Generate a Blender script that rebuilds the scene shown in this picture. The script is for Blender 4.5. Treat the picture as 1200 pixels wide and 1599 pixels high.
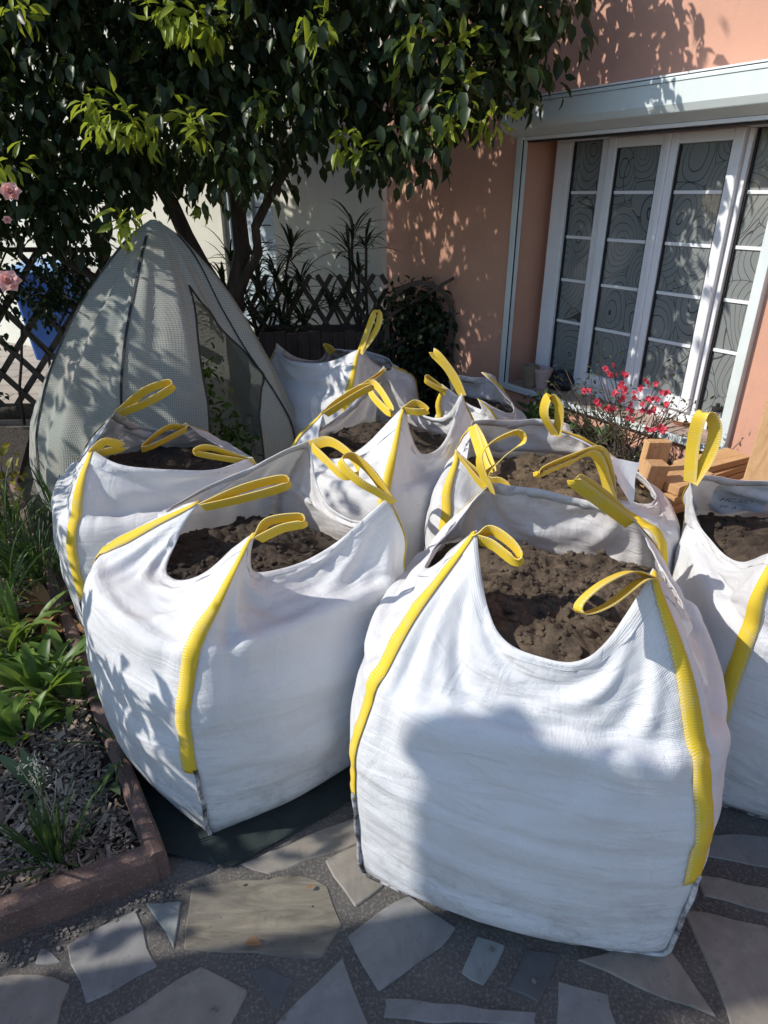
import bpy, bmesh, math, random
import numpy as np
from mathutils import Vector, Matrix, noise as mn

for o in list(bpy.data.objects):
    bpy.data.objects.remove(o)
SC = bpy.context.scene
COL = SC.collection
R = math.radians

# ---------------------------------------------------------------- camera, sky, sun, exposure
CAM_H = 1.6
PITCH = math.atan(495 / 1020)
cam_d = bpy.data.cameras.new('camera')
cam = bpy.data.objects.new('camera', cam_d)
COL.objects.link(cam)
cam.location = (0, 0, CAM_H)
cam.rotation_euler = (math.pi / 2 - PITCH, 0, 0)
cam_d.sensor_fit = 'VERTICAL'
cam_d.sensor_height = 24
cam_d.lens = 24 * 1020 / 1599
cam_d.clip_start = 0.05
cam_d.clip_end = 2000
SC.camera = cam

SUN_EL, SUN_AZ = R(38), R(80)
to_sun = Vector((-math.sin(SUN_AZ) * math.cos(SUN_EL), -math.cos(SUN_AZ) * math.cos(SUN_EL), math.sin(SUN_EL)))
world = bpy.data.worlds.new('World')
SC.world = world
world.use_nodes = True
wn = world.node_tree
sky = wn.nodes.new('ShaderNodeTexSky')
sky.sky_type = 'NISHITA'
sky.sun_disc = False
sky.ozone_density = 3.0
sky.dust_density = .4
sky.sun_elevation = SUN_EL
sky.sun_rotation = math.pi + SUN_AZ
bg = wn.nodes['Background']
bg.inputs[1].default_value = 0.15
wn.links.new(sky.outputs[0], bg.inputs[0])
sl = bpy.data.lights.new('sun', 'SUN')
sl.energy = 3.9
sl.angle = R(0.53)
sl.color = (1.0, 0.955, 0.88)
sun = bpy.data.objects.new('sun', sl)
COL.objects.link(sun)
sun.rotation_euler = to_sun.to_track_quat('Z', 'Y').to_euler()
sun.location = to_sun * 20
SC.view_settings.view_transform = 'Standard'
SC.view_settings.look = 'None'
SC.view_settings.gamma = 1
SC.view_settings.exposure = 0.38
SC.view_settings.use_curve_mapping = False

# ---------------------------------------------------------------- helpers
rnd = random.Random(7)
rng = np.random.default_rng(11)
_cp, _sp = math.cos(PITCH), math.sin(PITCH)


def at(px, py, Y=None, z=None):
    """A place measured in the photograph, at depth Y or height z, as a world point."""
    a, b = (px - 600) / 1020, (800 - py) / 1020
    r = Vector((a, _cp + b * _sp, -_sp + b * _cp))
    t = Y / r.y if Y is not None else (z - CAM_H) / r.z
    return Vector((0, 0, CAM_H)) + r * t


def tag(o, label=None, cat=None, group=None, kind=None):
    if label: o['label'] = label
    if cat: o['category'] = cat
    if group: o['group'] = group
    if kind: o['kind'] = kind
    return o


def empty(name, loc=(0, 0, 0), rz=0, label=None, cat=None, group=None):
    o = bpy.data.objects.new(name, None)
    COL.objects.link(o)
    o.location = loc
    o.rotation_euler = (0, 0, rz)
    o.empty_display_size = 0.1
    return tag(o, label, cat, group)


def link(name, me, mat=None, parent=None, smooth=False):
    o = bpy.data.objects.new(name, me)
    COL.objects.link(o)
    if mat is not None and not me.materials:
        me.materials.append(mat)
    if smooth:
        me.polygons.foreach_set('use_smooth', [True] * len(me.polygons))
    if parent is not None:
        o.parent = parent
    return o


class MB:
    """Collects shapes into one mesh."""
    def __init__(s):
        s.v, s.f = [], []

    def add(s, verts, faces):
        b = len(s.v)
        s.v += [tuple(x) for x in verts]
        s.f += [tuple(i + b for i in f) for f in faces]
        return s

    def box(s, x0, x1, y0, y1, z0, z1, M=None):
        vs = [(x0, y0, z0), (x1, y0, z0), (x1, y1, z0), (x0, y1, z0), (x0, y0, z1), (x1, y0, z1), (x1, y1, z1), (x0, y1, z1)]
        if M is not None: vs = [M @ Vector(v) for v in vs]
        return s.add(vs, [(0, 3, 2, 1), (4, 5, 6, 7), (0, 1, 5, 4), (1, 2, 6, 5), (2, 3, 7, 6), (3, 0, 4, 7)])

    def bar(s, a, b, w, h, up=(0, 0, 1)):
        a, b = Vector(a), Vector(b)
        d = b - a
        L = d.length
        d.normalize()
        u = Vector(up)
        x = d.cross(u)
        if x.length < 1e-4: x = d.cross(Vector((1, 0, 0)))
        x.normalize()
        u = x.cross(d)
        M = Matrix((x, d, u)).transposed().to_4x4()
        M.translation = a
        return s.box(-w / 2, w / 2, 0, L, -h / 2, h / 2, M)

    def tube(s, pts, rad, seg=8, cap=True):
        pts = [Vector(p) for p in pts]
        n = len(pts)
        rad = rad if hasattr(rad, '__len__') else [rad] * n
        base = len(s.v)
        ref = None
        for i, p in enumerate(pts):
            t = (pts[min(i + 1, n - 1)] - pts[max(i - 1, 0)]).normalized()
            if ref is None:
                ref = t.orthogonal().normalized()
            x = (ref - t * ref.dot(t)).normalized()
            ref = x
            y = t.cross(x)
            for k in range(seg):
                a = 2 * math.pi * k / seg
                s.v.append(tuple(p + (x * math.cos(a) + y * math.sin(a)) * rad[i]))
        for i in range(n - 1):
            for k in range(seg):
                k2 = (k + 1) % seg
                s.f.append((base + i * seg + k, base + i * seg + k2, base + (i + 1) * seg + k2, base + (i + 1) * seg + k))
        if cap:
            s.f.append(tuple(base + k for k in reversed(range(seg))))
            s.f.append(tuple(base + (n - 1) * seg + k for k in range(seg)))
        return s

    def lathe(s, prof, seg=24, c=(0, 0, 0)):
        base = len(s.v)
        for r, z in prof:
            for k in range(seg):
                a = 2 * math.pi * k / seg
                s.v.append((c[0] + r * math.cos(a), c[1] + r * math.sin(a), c[2] + z))
        for i in range(len(prof) - 1):
            for k in range(seg):
                k2 = (k + 1) % seg
                s.f.append((base + i * seg + k, base + i * seg + k2, base + (i + 1) * seg + k2, base + (i + 1) * seg + k))
        s.f.append(tuple(base + k for k in reversed(range(seg))))
        s.f.append(tuple(base + (len(prof) - 1) * seg + k for k in range(seg)))
        return s

    def prism(s, poly, z0, z1):
        n = len(poly)
        vs = [(x, y, z0) for x, y in poly] + [(x, y, z1) for x, y in poly]
        fs = [tuple(reversed(range(n))), tuple(range(n, 2 * n))] + [(i, (i + 1) % n, n + (i + 1) % n, n + i) for i in range(n)]
        return s.add(vs, fs)

    def mesh(s, name):
        me = bpy.data.meshes.new(name)
        me.from_pydata(s.v, [], s.f)
        me.validate()
        return me

    def build(s, name, mat, parent=None, smooth=False, bevel=0, bseg=2):
        o = link(name, s.mesh(name), mat, parent, smooth)
        if bevel:
            m = o.modifiers.new('bevel', 'BEVEL')
            m.width = bevel
            m.segments = bseg
            m.limit_method = 'ANGLE'
            m.angle_limit = R(40)
        return o


def grid_mesh(name, P, uv=None, cyclic=False):
    """P (rows, cols, 3) as a quad sheet; uv (rows, cols(+1), 2)."""
    P = np.asarray(P, float)
    r, c = P.shape[:2]
    me = bpy.data.meshes.new(name)
    cc = c if cyclic else c - 1
    j, k = np.meshgrid(np.arange(r - 1), np.arange(cc), indexing='ij')
    k2 = (k + 1) % c
    F = np.stack([j * c + k, j * c + k2, (j + 1) * c + k2, (j + 1) * c + k], -1).reshape(-1, 4)
    me.vertices.add(r * c)
    me.vertices.foreach_set('co', P.reshape(-1))
    me.loops.add(F.size)
    me.loops.foreach_set('vertex_index', F.reshape(-1).astype(np.int32))
    me.polygons.add(len(F))
    me.polygons.foreach_set('loop_start', np.arange(0, F.size, 4, dtype=np.int32))
    me.polygons.foreach_set('loop_total', np.full(len(F), 4, np.int32))
    if uv is not None:
        lay = me.uv_layers.new(name='UVMap')
        U = np.stack([uv[j, k], uv[j, k + 1], uv[j + 1, k + 1], uv[j + 1, k]], -2).reshape(-1, 2)
        lay.data.foreach_set('uv', U.reshape(-1))
    me.update()
    me.validate()
    return me


def smooth_path(pts, n):
    """Catmull-Rom through pts, n samples."""
    P = [Vector(p) for p in pts]
    P = [P[0] * 2 - P[1]] + P + [P[-1] * 2 - P[-2]]
    out = []
    m = len(P) - 3
    for i in range(n):
        t = i / (n - 1) * m
        k = min(int(t), m - 1)
        u = t - k
        a, b, c, d = P[k:k + 4]
        out.append(0.5 * ((2 * b) + (c - a) * u + (2 * a - 5 * b + 4 * c - d) * u * u + (3 * b - a - 3 * c + d) * u ** 3))
    return out


def ribbon(name, pts, A, w, mat, parent, thick=0.0022, n=None):
    """A flat webbing band along pts; its width lies along A (made square to the path)."""
    n = n or max(12, len(pts) * 6)
    C = smooth_path(pts, n)
    rows, uv = [], []
    L = 0
    for i, p in enumerate(C):
        t = (C[min(i + 1, n - 1)] - C[max(i - 1, 0)]).normalized()
        a = A[min(int(i / (n - 1) * (len(A) - 1) + .5), len(A) - 1)] if isinstance(A, list) else A
        a = Vector(a)
        a = (a - t * a.dot(t)).normalized()
        nn = t.cross(a)
        if i: L += (p - C[i - 1]).length
        h, th = w / 2, thick / 2
        sag = 0.0
        rows.append([p - a * h + nn * th, p + nn * (th + sag), p + a * h + nn * th, p + a * h - nn * th, p + nn * (sag - th), p - a * h - nn * th])
        uv.append([(0, L), (.5, L), (1, L), (1, L), (.5, L), (0, L), (0, L)])
    me = grid_mesh(name, [[tuple(v) for v in r] for r in rows], np.array(uv), cyclic=True)
    o = link(name, me, mat, parent, smooth=True)
    me.set_sharp_from_angle(angle=R(35))
    return o


# ---------------------------------------------------------------- leaves in bulk (numpy)
def _unit(a):
    return a / np.maximum(np.linalg.norm(a, axis=-1, keepdims=True), 1e-9)


def leaf_mesh(name, pos, axis, up, ln, wd, fold=0.25, droop=0.25):
    """One mesh of many pointed leaves, each folded on its midrib and drooping at the tip."""
    pos, axis, up = map(np.asarray, (pos, axis, up))
    n = len(pos)
    ln = np.broadcast_to(np.asarray(ln, float), (n,))[:, None]
    wd = np.broadcast_to(np.asarray(wd, float), (n,))[:, None]
    a = _unit(axis)
    s = _unit(np.cross(a, up))
    u = np.cross(s, a)
    p1, p2 = pos + a * ln * .28 - u * ln * droop * .05, pos + a * ln * .62 - u * ln * droop * .35
    w1, w2 = wd * .46, wd * .42
    V = np.stack([pos, p1 + s * w1 + u * wd * fold, p1, p1 - s * w1 + u * wd * fold,
                  p2 + s * w2 + u * wd * fold, p2, p2 - s * w2 + u * wd * fold, pos + a * ln - u * ln * droop], 1)
    F = np.array([[0, 1, 2], [0, 2, 3], [1, 4, 5], [1, 5, 2], [2, 5, 6], [2, 6, 3], [4, 7, 5], [5, 7, 6]])
    Fa = (F[None] + (np.arange(n) * 8)[:, None, None]).reshape(-1, 3)
    me = bpy.data.meshes.new(name)
    me.vertices.add(n * 8)
    me.vertices.foreach_set('co', V.reshape(-1))
    me.loops.add(Fa.size)
    me.loops.foreach_set('vertex_index', Fa.reshape(-1).astype(np.int32))
    me.polygons.add(len(Fa))
    me.polygons.foreach_set('loop_start', np.arange(0, Fa.size, 3, dtype=np.int32))
    me.polygons.foreach_set('loop_total', np.full(len(Fa), 3, np.int32))
    me.polygons.foreach_set('use_smooth', [True] * len(Fa))
    # one random value per leaf for colour variation
    att = me.attributes.new('leafrand', 'FLOAT', 'POINT')
    att.data.foreach_set('value', np.repeat(rng.random(n), 8))
    me.update()
    return me


def blade_mesh(name, roots, dirs, ln, wd, bend=0.5, seg=6, fold=0.2):
    """One mesh of many strap-like blades that rise along dirs and arch over."""
    n = len(roots)
    roots, dirs = np.asarray(roots, float), _unit(np.asarray(dirs, float))
    ln = np.broadcast_to(np.asarray(ln, float), (n,))
    wd = np.broadcast_to(np.asarray(wd, float), (n,))
    bend = np.broadcast_to(np.asarray(bend, float), (n,))
    hor = dirs.copy()
    hor[:, 2] = 0
    hor = _unit(hor + rng.normal(0, .02, hor.shape) * np.array([1, 1, 0]))
    s = _unit(np.cross(hor, np.array([0, 0, 1.])))
    V = np.zeros((n, seg + 1, 3, 3))
    p = roots.copy()
    d = dirs.copy()
    for i in range(seg + 1):
        t = i / seg
        w = wd * (0.35 + 1.5 * t if t < .4 else .95 * (1 - ((t - .4) / .6) ** 2.2) + .02)
        up = np.cross(s, d)
        V[:, i, 0] = p - s * (w / 2)[:, None] + up * (w * fold)[:, None]
        V[:, i, 1] = p
        V[:, i, 2] = p + s * (w / 2)[:, None] + up * (w * fold)[:, None]
        p = p + d * (ln / seg)[:, None]
        d = _unit(d + (np.array([0, 0, -1.]) * 1.0 + hor * .35) * (bend / seg * (0.4 + 2.0 * t))[:, None])
    idx = np.arange(n * (seg + 1) * 3).reshape(n, seg + 1, 3)
    F = np.concatenate([np.stack([idx[:, :-1, c], idx[:, :-1, c + 1], idx[:, 1:, c + 1], idx[:, 1:, c]], -1).reshape(-1, 4) for c in (0, 1)])
    me = bpy.data.meshes.new(name)
    me.vertices.add(V.size // 3)
    me.vertices.foreach_set('co', V.reshape(-1))
    me.loops.add(F.size)
    me.loops.foreach_set('vertex_index', F.reshape(-1).astype(np.int32))
    me.polygons.add(len(F))
    me.polygons.foreach_set('loop_start', np.arange(0, F.size, 4, dtype=np.int32))
    me.polygons.foreach_set('loop_total', np.full(len(F), 4, np.int32))
    me.polygons.foreach_set('use_smooth', [True] * len(F))
    att = me.attributes.new('leafrand', 'FLOAT', 'POINT')
    att.data.foreach_set('value', np.repeat(rng.random(n), (seg + 1) * 3))
    me.update()
    return me


# ---------------------------------------------------------------- materials
class NT:
    def __init__(s, name):
        s.m = bpy.data.materials.new(name)
        s.m.use_nodes = True
        s.t = s.m.node_tree
        s.b = s.t.nodes['Principled BSDF']
        s.out = s.t.nodes['Material Output']

    def n(s, typ, **kw):
        nd = s.t.nodes.new('ShaderNode' + typ)
        for k, v in kw.items():
            if k in nd.bl_rna.properties:
                setattr(nd, k, v)
            else:
                nd.inputs[k].default_value = v
        return nd

    def l(s, a, b):
        s.t.links.new(a, b)

    def set(s, **kw):
        for k, v in kw.items():
            s.b.inputs[k.replace('_', ' ')].default_value = v

    def coord(s, which='Object', scale=(1, 1, 1), rot=(0, 0, 0)):
        c = s.n('TexCoord')
        m = s.n('Mapping')
        m.inputs['Scale'].default_value = scale
        m.inputs['Rotation'].default_value = rot
        s.l(c.outputs[which], m.inputs['Vector'])
        return m.outputs[0]

    def noise(s, vec, scale, detail=4, rough=.55, dist=0):
        nd = s.n('TexNoise', Scale=scale, Detail=detail, Roughness=rough, Distortion=dist)
        if vec is not None: s.l(vec, nd.inputs['Vector'])
        return nd.outputs['Fac']

    def ramp(s, fac, stops):
        r = s.n('ValToRGB')
        e = r.color_ramp.elements
        while len(e) < len(stops): e.new(.5)
        for el, (p, c) in zip(e, stops):
            el.position = p
            el.color = c if len(c) == 4 else (*c, 1)
        s.l(fac, r.inputs[0])
        return r.outputs['Color']

    def math(s, op, a, b=None, clamp=False):
        m = s.n('Math', operation=op, use_clamp=clamp)
        for i, x in enumerate((a, b)):
            if x is None: continue
            if isinstance(x, (int, float)): m.inputs[i].default_value = x
            else: s.l(x, m.inputs[i])
        return m.outputs[0]

    def mix(s, fac, a, b, blend='MIX'):
        m = s.n('MixRGB', blend_type=blend)
        for i, x in enumerate((fac, a, b)):
            if isinstance(x, (int, float)): m.inputs[i].default_value = x
            elif isinstance(x, tuple): m.inputs[i].default_value = x if len(x) == 4 else (*x, 1)
            else: s.l(x, m.inputs[i])
        return m.outputs[0]

    def col(s, c):
        if isinstance(c, tuple): s.b.inputs['Base Color'].default_value = (*c[:3], 1)
        else: s.l(c, s.b.inputs['Base Color'])

    def bump(s, h, strength=.3, dist=.01, prev=None):
        b = s.n('Bump', Strength=strength, Distance=dist)
        s.l(h, b.inputs['Height'])
        if prev is not None: s.l(prev, b.inputs['Normal'])
        s.l(b.outputs[0], s.b.inputs['Normal'])
        return b.outputs[0]

    def translucent(s, color, fac):
        tr = s.n('BsdfTranslucent')
        if isinstance(color, tuple): tr.inputs[0].default_value = (*color[:3], 1)
        else: s.l(color, tr.inputs[0])
        mx = s.n('MixShader')
        mx.inputs[0].default_value = fac
        s.l(s.b.outputs[0], mx.inputs[1])
        s.l(tr.outputs[0], mx.inputs[2])
        s.l(mx.outputs[0], s.out.inputs['Surface'])
        return mx


def plain(name, c, rough=.6, var=.15, scale=12, bump=.15, bdist=.004, metal=0, bscale=None):
    """A painted or natural surface with mottled colour and fine relief."""
    t = NT(name)
    v = t.coord('Object')
    f = t.noise(v, scale, 6)
    lo = tuple(max(0, x * (1 - var)) for x in c)
    hi = tuple(min(1, x * (1 + var)) for x in c)
    t.col(t.ramp(f, [(.3, lo), (.7, hi)]))
    t.set(Roughness=rough, Metallic=metal)
    if bump: t.bump(t.noise(v, bscale or scale * 6, 5), bump, bdist)
    return t.m


def leaf_mat(name, dark, light, trans=None, tfac=.3, rough=.45):
    t = NT(name)
    a = t.n('Attribute', attribute_name='leafrand')
    c = t.ramp(a.outputs['Fac'], [(0, dark), (1, light)])
    t.col(c)
    t.set(Roughness=rough)
    t.b.inputs['Specular IOR Level'].default_value = .22
    t.translucent(trans or tuple(min(1, x * 1.6) for x in light), tfac)
    return t.m


def wood(name, dark, light, scale=3, axis=2, rough=.7):
    t = NT(name)
    sc = [14, 14, 14]
    sc[axis] = 1
    v = t.coord('Object', tuple(x * scale for x in sc))
    f = t.noise(v, 1.3, 6, .6, .6)
    t.col(t.ramp(f, [(.25, dark), (.75, light)]))
    t.set(Roughness=rough)
    t.bump(f, .35, .004)
    return t.m
# ---------------------------------------------------------------- ground and paving
def ground_mat():
    t = NT('mortar_ground')
    v = t.coord('Object')
    f = t.noise(v, 3.2, 7, .6)
    g = t.noise(v, 120, 5, .75)
    c = t.ramp(f, [(.3, (.062, .056, .050)), (.7, (.125, .114, .10))])
    c = t.mix(t.ramp(g, [(.50, (0, 0, 0)), (.66, (.85, .85, .85))]), c, (.24, .215, .19))
    t.col(c)
    t.set(Roughness=.92)
    b = t.bump(g, .9, .006)
    t.bump(t.noise(v, 14, 5), .5, .02, b)
    return t.m


def stone_mat(name, dark, light, stripe=False):
    t = NT(name)
    v = t.coord('Object', (1, 5 if stripe else 1, 1), (0, 0, .25))
    f = t.noise(v, 6, 8, .6, .8)
    sp = t.noise(t.coord('Object'), 38, 6, .7)
    c = t.ramp(f, [(.28, dark), (.72, light)])
    c = t.mix(t.ramp(sp, [(.58, (0, 0, 0)), (.75, (.55, .55, .55))]), c, tuple(x * .45 for x in dark))
    smear = t.noise(t.coord('Object'), 4.5, 7, .65, .5)
    c = t.mix(t.ramp(smear, [(.45, (0, 0, 0)), (.72, (.8, .8, .8))]), c, (.085, .078, .070))
    t.col(c)
    t.set(Roughness=.72)
    b = t.bump(f, .35, .006)
    t.bump(sp, .35, .003, b)
    return t.m


M_GROUND = ground_mat()
STONES = [stone_mat('stone_grey', (.14, .137, .13), (.27, .262, .25)),
          stone_mat('stone_buff', (.16, .14, .115), (.30, .27, .225)),
          stone_mat('stone_slate', (.055, .058, .06), (.10, .104, .108)),
          stone_mat('stone_banded', (.075, .064, .048), (.25, .22, .165), True),
          stone_mat('stone_green', (.15, .165, .157), (.27, .29, .277))]
g = MB()
g.box(-60, 60, -30, 80, -.3, 0)
ground = tag(g.build('ground', M_GROUND), 'grey gritty mortar ground of the patio', 'ground', None, 'structure')

slabs = [
    ([(228, 1412), (283, 1408), (272, 1483)], 4), ([(105, 1477), (213, 1422), (246, 1510), (135, 1568)], 0),
    ([(55, 1507), (65, 1480), (97, 1503)], 0), ([(-60, 1530), (60, 1522), (110, 1538), (90, 1599), (60, 1680), (-80, 1660)], 1),
    ([(170, 1599), (315, 1510), (388, 1548), (355, 1610), (300, 1690), (120, 1650)], 1),
    ([(300, 1388), (375, 1375), (470, 1368), (512, 1385), (535, 1445), (503, 1497), (288, 1484)], 3),
    ([(373, 1350), (420, 1330), (563, 1275), (572, 1312), (450, 1358), (420, 1366)], 1),
    ([(508, 1345), (565, 1318), (600, 1385), (555, 1418)], 1), ([(390, 1515), (415, 1507), (462, 1530), (440, 1575), (425, 1572)], 2),
    ([(432, 1599), (535, 1496), (575, 1599), (560, 1690), (400, 1660)], 0),
    ([(543, 1463), (600, 1420), (640, 1400), (712, 1450), (690, 1480), (592, 1550)], 0),
    ([(720, 1520), (745, 1463), (790, 1477), (755, 1540)], 4), ([(792, 1545), (820, 1485), (873, 1490), (842, 1568)], 2),
    ([(602, 1560), (838, 1581), (838, 1607), (598, 1590)], 0), ([(870, 1599), (872, 1533), (950, 1553), (962, 1599), (970, 1680), (866, 1690)], 0),
    ([(900, 1500), (1035, 1470), (1120, 1590), (1000, 1545)], 1), ([(1065, 1420), (1195, 1447), (1280, 1520), (1260, 1680), (1160, 1690), (1135, 1580)], 1),
    ([(1090, 1367), (1240, 1395), (1240, 1440), (1098, 1400)], 1), ([(1085, 1300), (1250, 1310), (1250, 1365), (1085, 1335)], 0),
    ([(600, 1625), (840, 1630), (820, 1720), (590, 1700)], 1), ([(990, 1600), (1100, 1625), (1130, 1700), (1000, 1720)], 0)]
polys = []
for poly, mi in slabs:
    polys.append(([tuple(at(x, y, z=.0)[:2]) for x, y in poly], mi))
# more of the same paving where the patio goes on out of view and between the bags
traced = list(polys)
def _near(c):
    return any(min(math.dist(c, q) for q in p) < .20 or math.dist(c, (sum(q[0] for q in p) / len(p), sum(q[1] for q in p) / len(p))) < .24 for p, _ in traced)
gx = random.Random(5)
for ix in range(-6, 12):
    for iy in range(-5, 16):
        cx, cy = -.2 + ix * .34 + gx.uniform(-.05, .05), .3 + iy * .32 + gx.uniform(-.05, .05)
        if _near((cx, cy)): continue
        if cx < -.42 - max(0, cy - .85) * .62: continue
        if (cx - .766) * -.829 + (cy - 4.13) * -.559 < .35: continue
        k = gx.choice((4, 4, 5, 3, 5))
        a0 = gx.uniform(0, 6.28)
        pl = []
        for q in range(k):
            a = a0 + (q + gx.uniform(-.22, .22)) * 2 * math.pi / k
            r = gx.uniform(.12, .19)
            pl.append((cx + r * math.cos(a), cy + r * math.sin(a)))
        polys.append((pl, gx.choice((0, 0, 1, 1, 3, 4, 2))))
for pl, mi in polys:
    if sum(pl[i][0] * pl[(i + 1) % len(pl)][1] - pl[(i + 1) % len(pl)][0] * pl[i][1] for i in range(len(pl))) < 0:
        pl = pl[::-1]
    # ragged broken edges
    out = []
    for i, p in enumerate(pl):
        q = pl[(i + 1) % len(pl)]
        L = math.dist(p, q)
        nseg = max(2, int(L / .05))
        for s_ in range(nseg):
            t = s_ / nseg
            j = 0 if s_ == 0 else gx.uniform(-.005, .005)
            out.append((p[0] + (q[0] - p[0]) * t - (q[1] - p[1]) / L * j, p[1] + (q[1] - p[1]) * t + (q[0] - p[0]) / L * j))
    c = (sum(p[0] for p in out) / len(out), sum(p[1] for p in out) / len(out))
    m = MB().prism([(x - c[0], y - c[1]) for x, y in out], -.02, .0035 + gx.uniform(-.001, .0025))
    o = m.build('paving_stone', STONES[mi], ground, bevel=.003, bseg=1)
    o.location = (c[0], c[1], 0)
    o.rotation_euler = (gx.uniform(-.004, .004), gx.uniform(-.004, .004), 0)
# grit along the joints and dry crumbs
gr = MB()
for i in range(330):
    x, y = gx.uniform(-.75, 1.5), gx.uniform(.7, 1.45)
    if i < 190:
        t = gx.random()
        x, y = -.95 + .42 * t + gx.gauss(0, .012), .90 + .20 * t - abs(gx.gauss(0, .02))
    s_ = gx.uniform(.001, .0034) if gx.random() < .9 else .005
    a = gx.uniform(0, 3)
    gr.box(-s_, s_, -s_ * .7, s_ * .7, 0, s_, Matrix.Translation((x, y, .001 if i < 190 else .006)) @ Matrix.Rotation(a, 4, 'Z'))
tag(gr.build('grit', plain('grit', (.15, .135, .12), .9, .4, 60, 0)), 'small stone grit strewn over the patio joints', 'grit', None, 'stuff')

# ---------------------------------------------------------------- garden bed and its kerb
KA, KB = Vector((-1.62, .615)), Vector((-.575, 1.105))       # front kerb line (outer foot)
KD = Vector((-.552, .834)).normalized()                        # run of the long side
def kerb_pt(d):                                               # long side, from the corner
    return Vector((-.553, 1.12)) + KD * d
kerb = empty('garden_kerb', (-.57, 1.1, 0), 0, 'reddish brown concrete kerb blocks edging the garden bed', 'kerb')
def kerb_mat():
    t = NT('kerb_concrete')
    v = t.coord('Object')
    c = t.ramp(t.noise(v, 9, 7, .6), [(.3, (.085, .05, .04)), (.7, (.175, .105, .082))])
    sp = t.noise(v, 150, 3, .7)
    c = t.mix(t.ramp(sp, [(.56, (0, 0, 0)), (.68, (.6, .6, .6))]), c, (.28, .24, .21))
    t.col(c)
    t.set(Roughness=.9)
    t.bump(sp, .7, .003)
    return t.m
M_KERB = kerb_mat()
def kerb_block(a, b, h, w, side):
    d = (b - a)
    L = d.length
    d.normalize()
    n_ = Vector((-d.y, d.x)) * side
    M = Matrix(((d.x, n_.x, 0, a.x + .57), (d.y, n_.y, 0, a.y - 1.1), (0, 0, 1, 0), (0, 0, 0, 1)))
    pr = [(0, -.02), (0, h - .018), (.008, h - .004), (.02, h), (w - .02, h), (w - .008, h - .004), (w, h - .018), (w, -.02)]
    m = MB()
    n = len(pr)
    nx = 6
    vs = []
    for i in range(nx + 1):
        for (y, z) in pr:
            vs.append(M @ Vector((.004 + (L - .008) * i / nx, y + gx.uniform(-.0015, .0015), z + gx.uniform(-.002, .002) * (z > .02))))
    fs = [tuple(range(n)) if side < 0 else tuple(reversed(range(n))), tuple(nx * n + k for k in (reversed(range(n)) if side < 0 else range(n)))]
    for i in range(nx):
        for k in range(n):
            q = (i * n + k, i * n + (k + 1) % n, (i + 1) * n + (k + 1) % n, (i + 1) * n + k)
            fs.append(q if side > 0 else q[::-1])
    m.add(vs, fs)
    return m.build('kerb_block', M_KERB, kerb)
fd = (KB - KA)
for i in range(3):
    kerb_block(KA + fd * (i / 3), KA + fd * ((i + 1) / 3), .105, .052, 1)
for i in range(6):
    a, b = kerb_pt(i * .48), kerb_pt((i + 1) * .48)
    kerb_block(a, b, .105 if i == 0 else .10, .048, 1)

def bed_mat():
    t = NT('bed_earth')
    v = t.coord('Object')
    f = t.noise(v, 30, 7, .7)
    t.col(t.ramp(f, [(.3, (.022, .017, .013)), (.75, (.075, .058, .045))]))
    t.set(Roughness=.95)
    t.bump(f, 1, .03)
    return t.m
bedp = [tuple(KA + Vector((-.9, -.2))), tuple(KA + Vector((.03, .05))), (-.60, 1.13)] + [tuple(kerb_pt(d) + Vector((-.03, 0))) for d in (.5, 1, 1.5, 2, 2.4, 2.86)] + [(-2.6, 4.6), (-5.5, 4.8), (-5.5, .3)]
bed = tag(MB().prism(bedp, -.1, .055).build('garden_bed', bed_mat()), 'dark earth of the planted garden bed', 'bed', None, 'structure')
# bark chips
M_CHIP = NT('bark_chips')
_a = M_CHIP.n('Attribute', attribute_name='leafrand')
M_CHIP.col(M_CHIP.ramp(_a.outputs['Fac'], [(0, (.085, .058, .042)), (.6, (.24, .18, .13)), (1, (.42, .33, .25))]))
M_CHIP.set(Roughness=.85)
M_CHIP.bump(M_CHIP.noise(M_CHIP.coord('Object', (1, 1, 1)), 160, 4), .5, .003)
M_CHIP = M_CHIP.m
def in_bed(x, y):
    d = (Vector((x, y)) - Vector((-.6, 1.13)))
    s_ = d.x * -KD.y + d.y * KD.x           # left of the long kerb
    f = (Vector((x, y)) - KA)
    t_ = fd.normalized()
    return s_ > .03 and (t_.x * f.y - t_.y * f.x) > .06
V, F, A = [], [], []
i = 0
while i < 9000:
    y = gx.uniform(.75, 3.4) if gx.random() < .3 else gx.uniform(.8, 1.9)
    x = gx.uniform(-2.4, -.58) if y > 1.9 else gx.uniform(-1.6, -.58)
    if not in_bed(x, y): continue
    L, w = gx.uniform(.010, .038), gx.uniform(.003, .010)
    if gx.random() < .06: L, w = gx.uniform(.04, .07), gx.uniform(.012, .02)
    M = Matrix.Translation((x, y, .058 + gx.random() * .016)) @ Matrix.Rotation(gx.uniform(0, 6.28), 4, 'Z') @ Matrix.Rotation(gx.gauss(0, .35), 4, 'X') @ Matrix.Rotation(gx.gauss(0, .3), 4, 'Y')
    th = gx.uniform(.0015, .004)
    b = len(V)
    for q in ((-L, -w * .6, 0), (L * .9, -w, 0), (L, w * .7, 0), (-L * .8, w, 0), (-L, -w * .6, th), (L * .9, -w, th), (L, w * .7, th * 1.3), (-L * .8, w, th)):
        V.append(tuple(M @ (Vector(q) * .5 + Vector((0, 0, q[2] * .5)))))
    F += [tuple(k + b for k in f) for f in ((4, 5, 6, 7), (0, 1, 5, 4), (1, 2, 6, 5), (2, 3, 7, 6), (3, 0, 4, 7))]
    A += [gx.random()] * 8
    i += 1
me = bpy.data.meshes.new('bark_mulch')
me.from_pydata(V, [], F)
at_ = me.attributes.new('leafrand', 'FLOAT', 'POINT')
at_.data.foreach_set('value', A)
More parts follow.
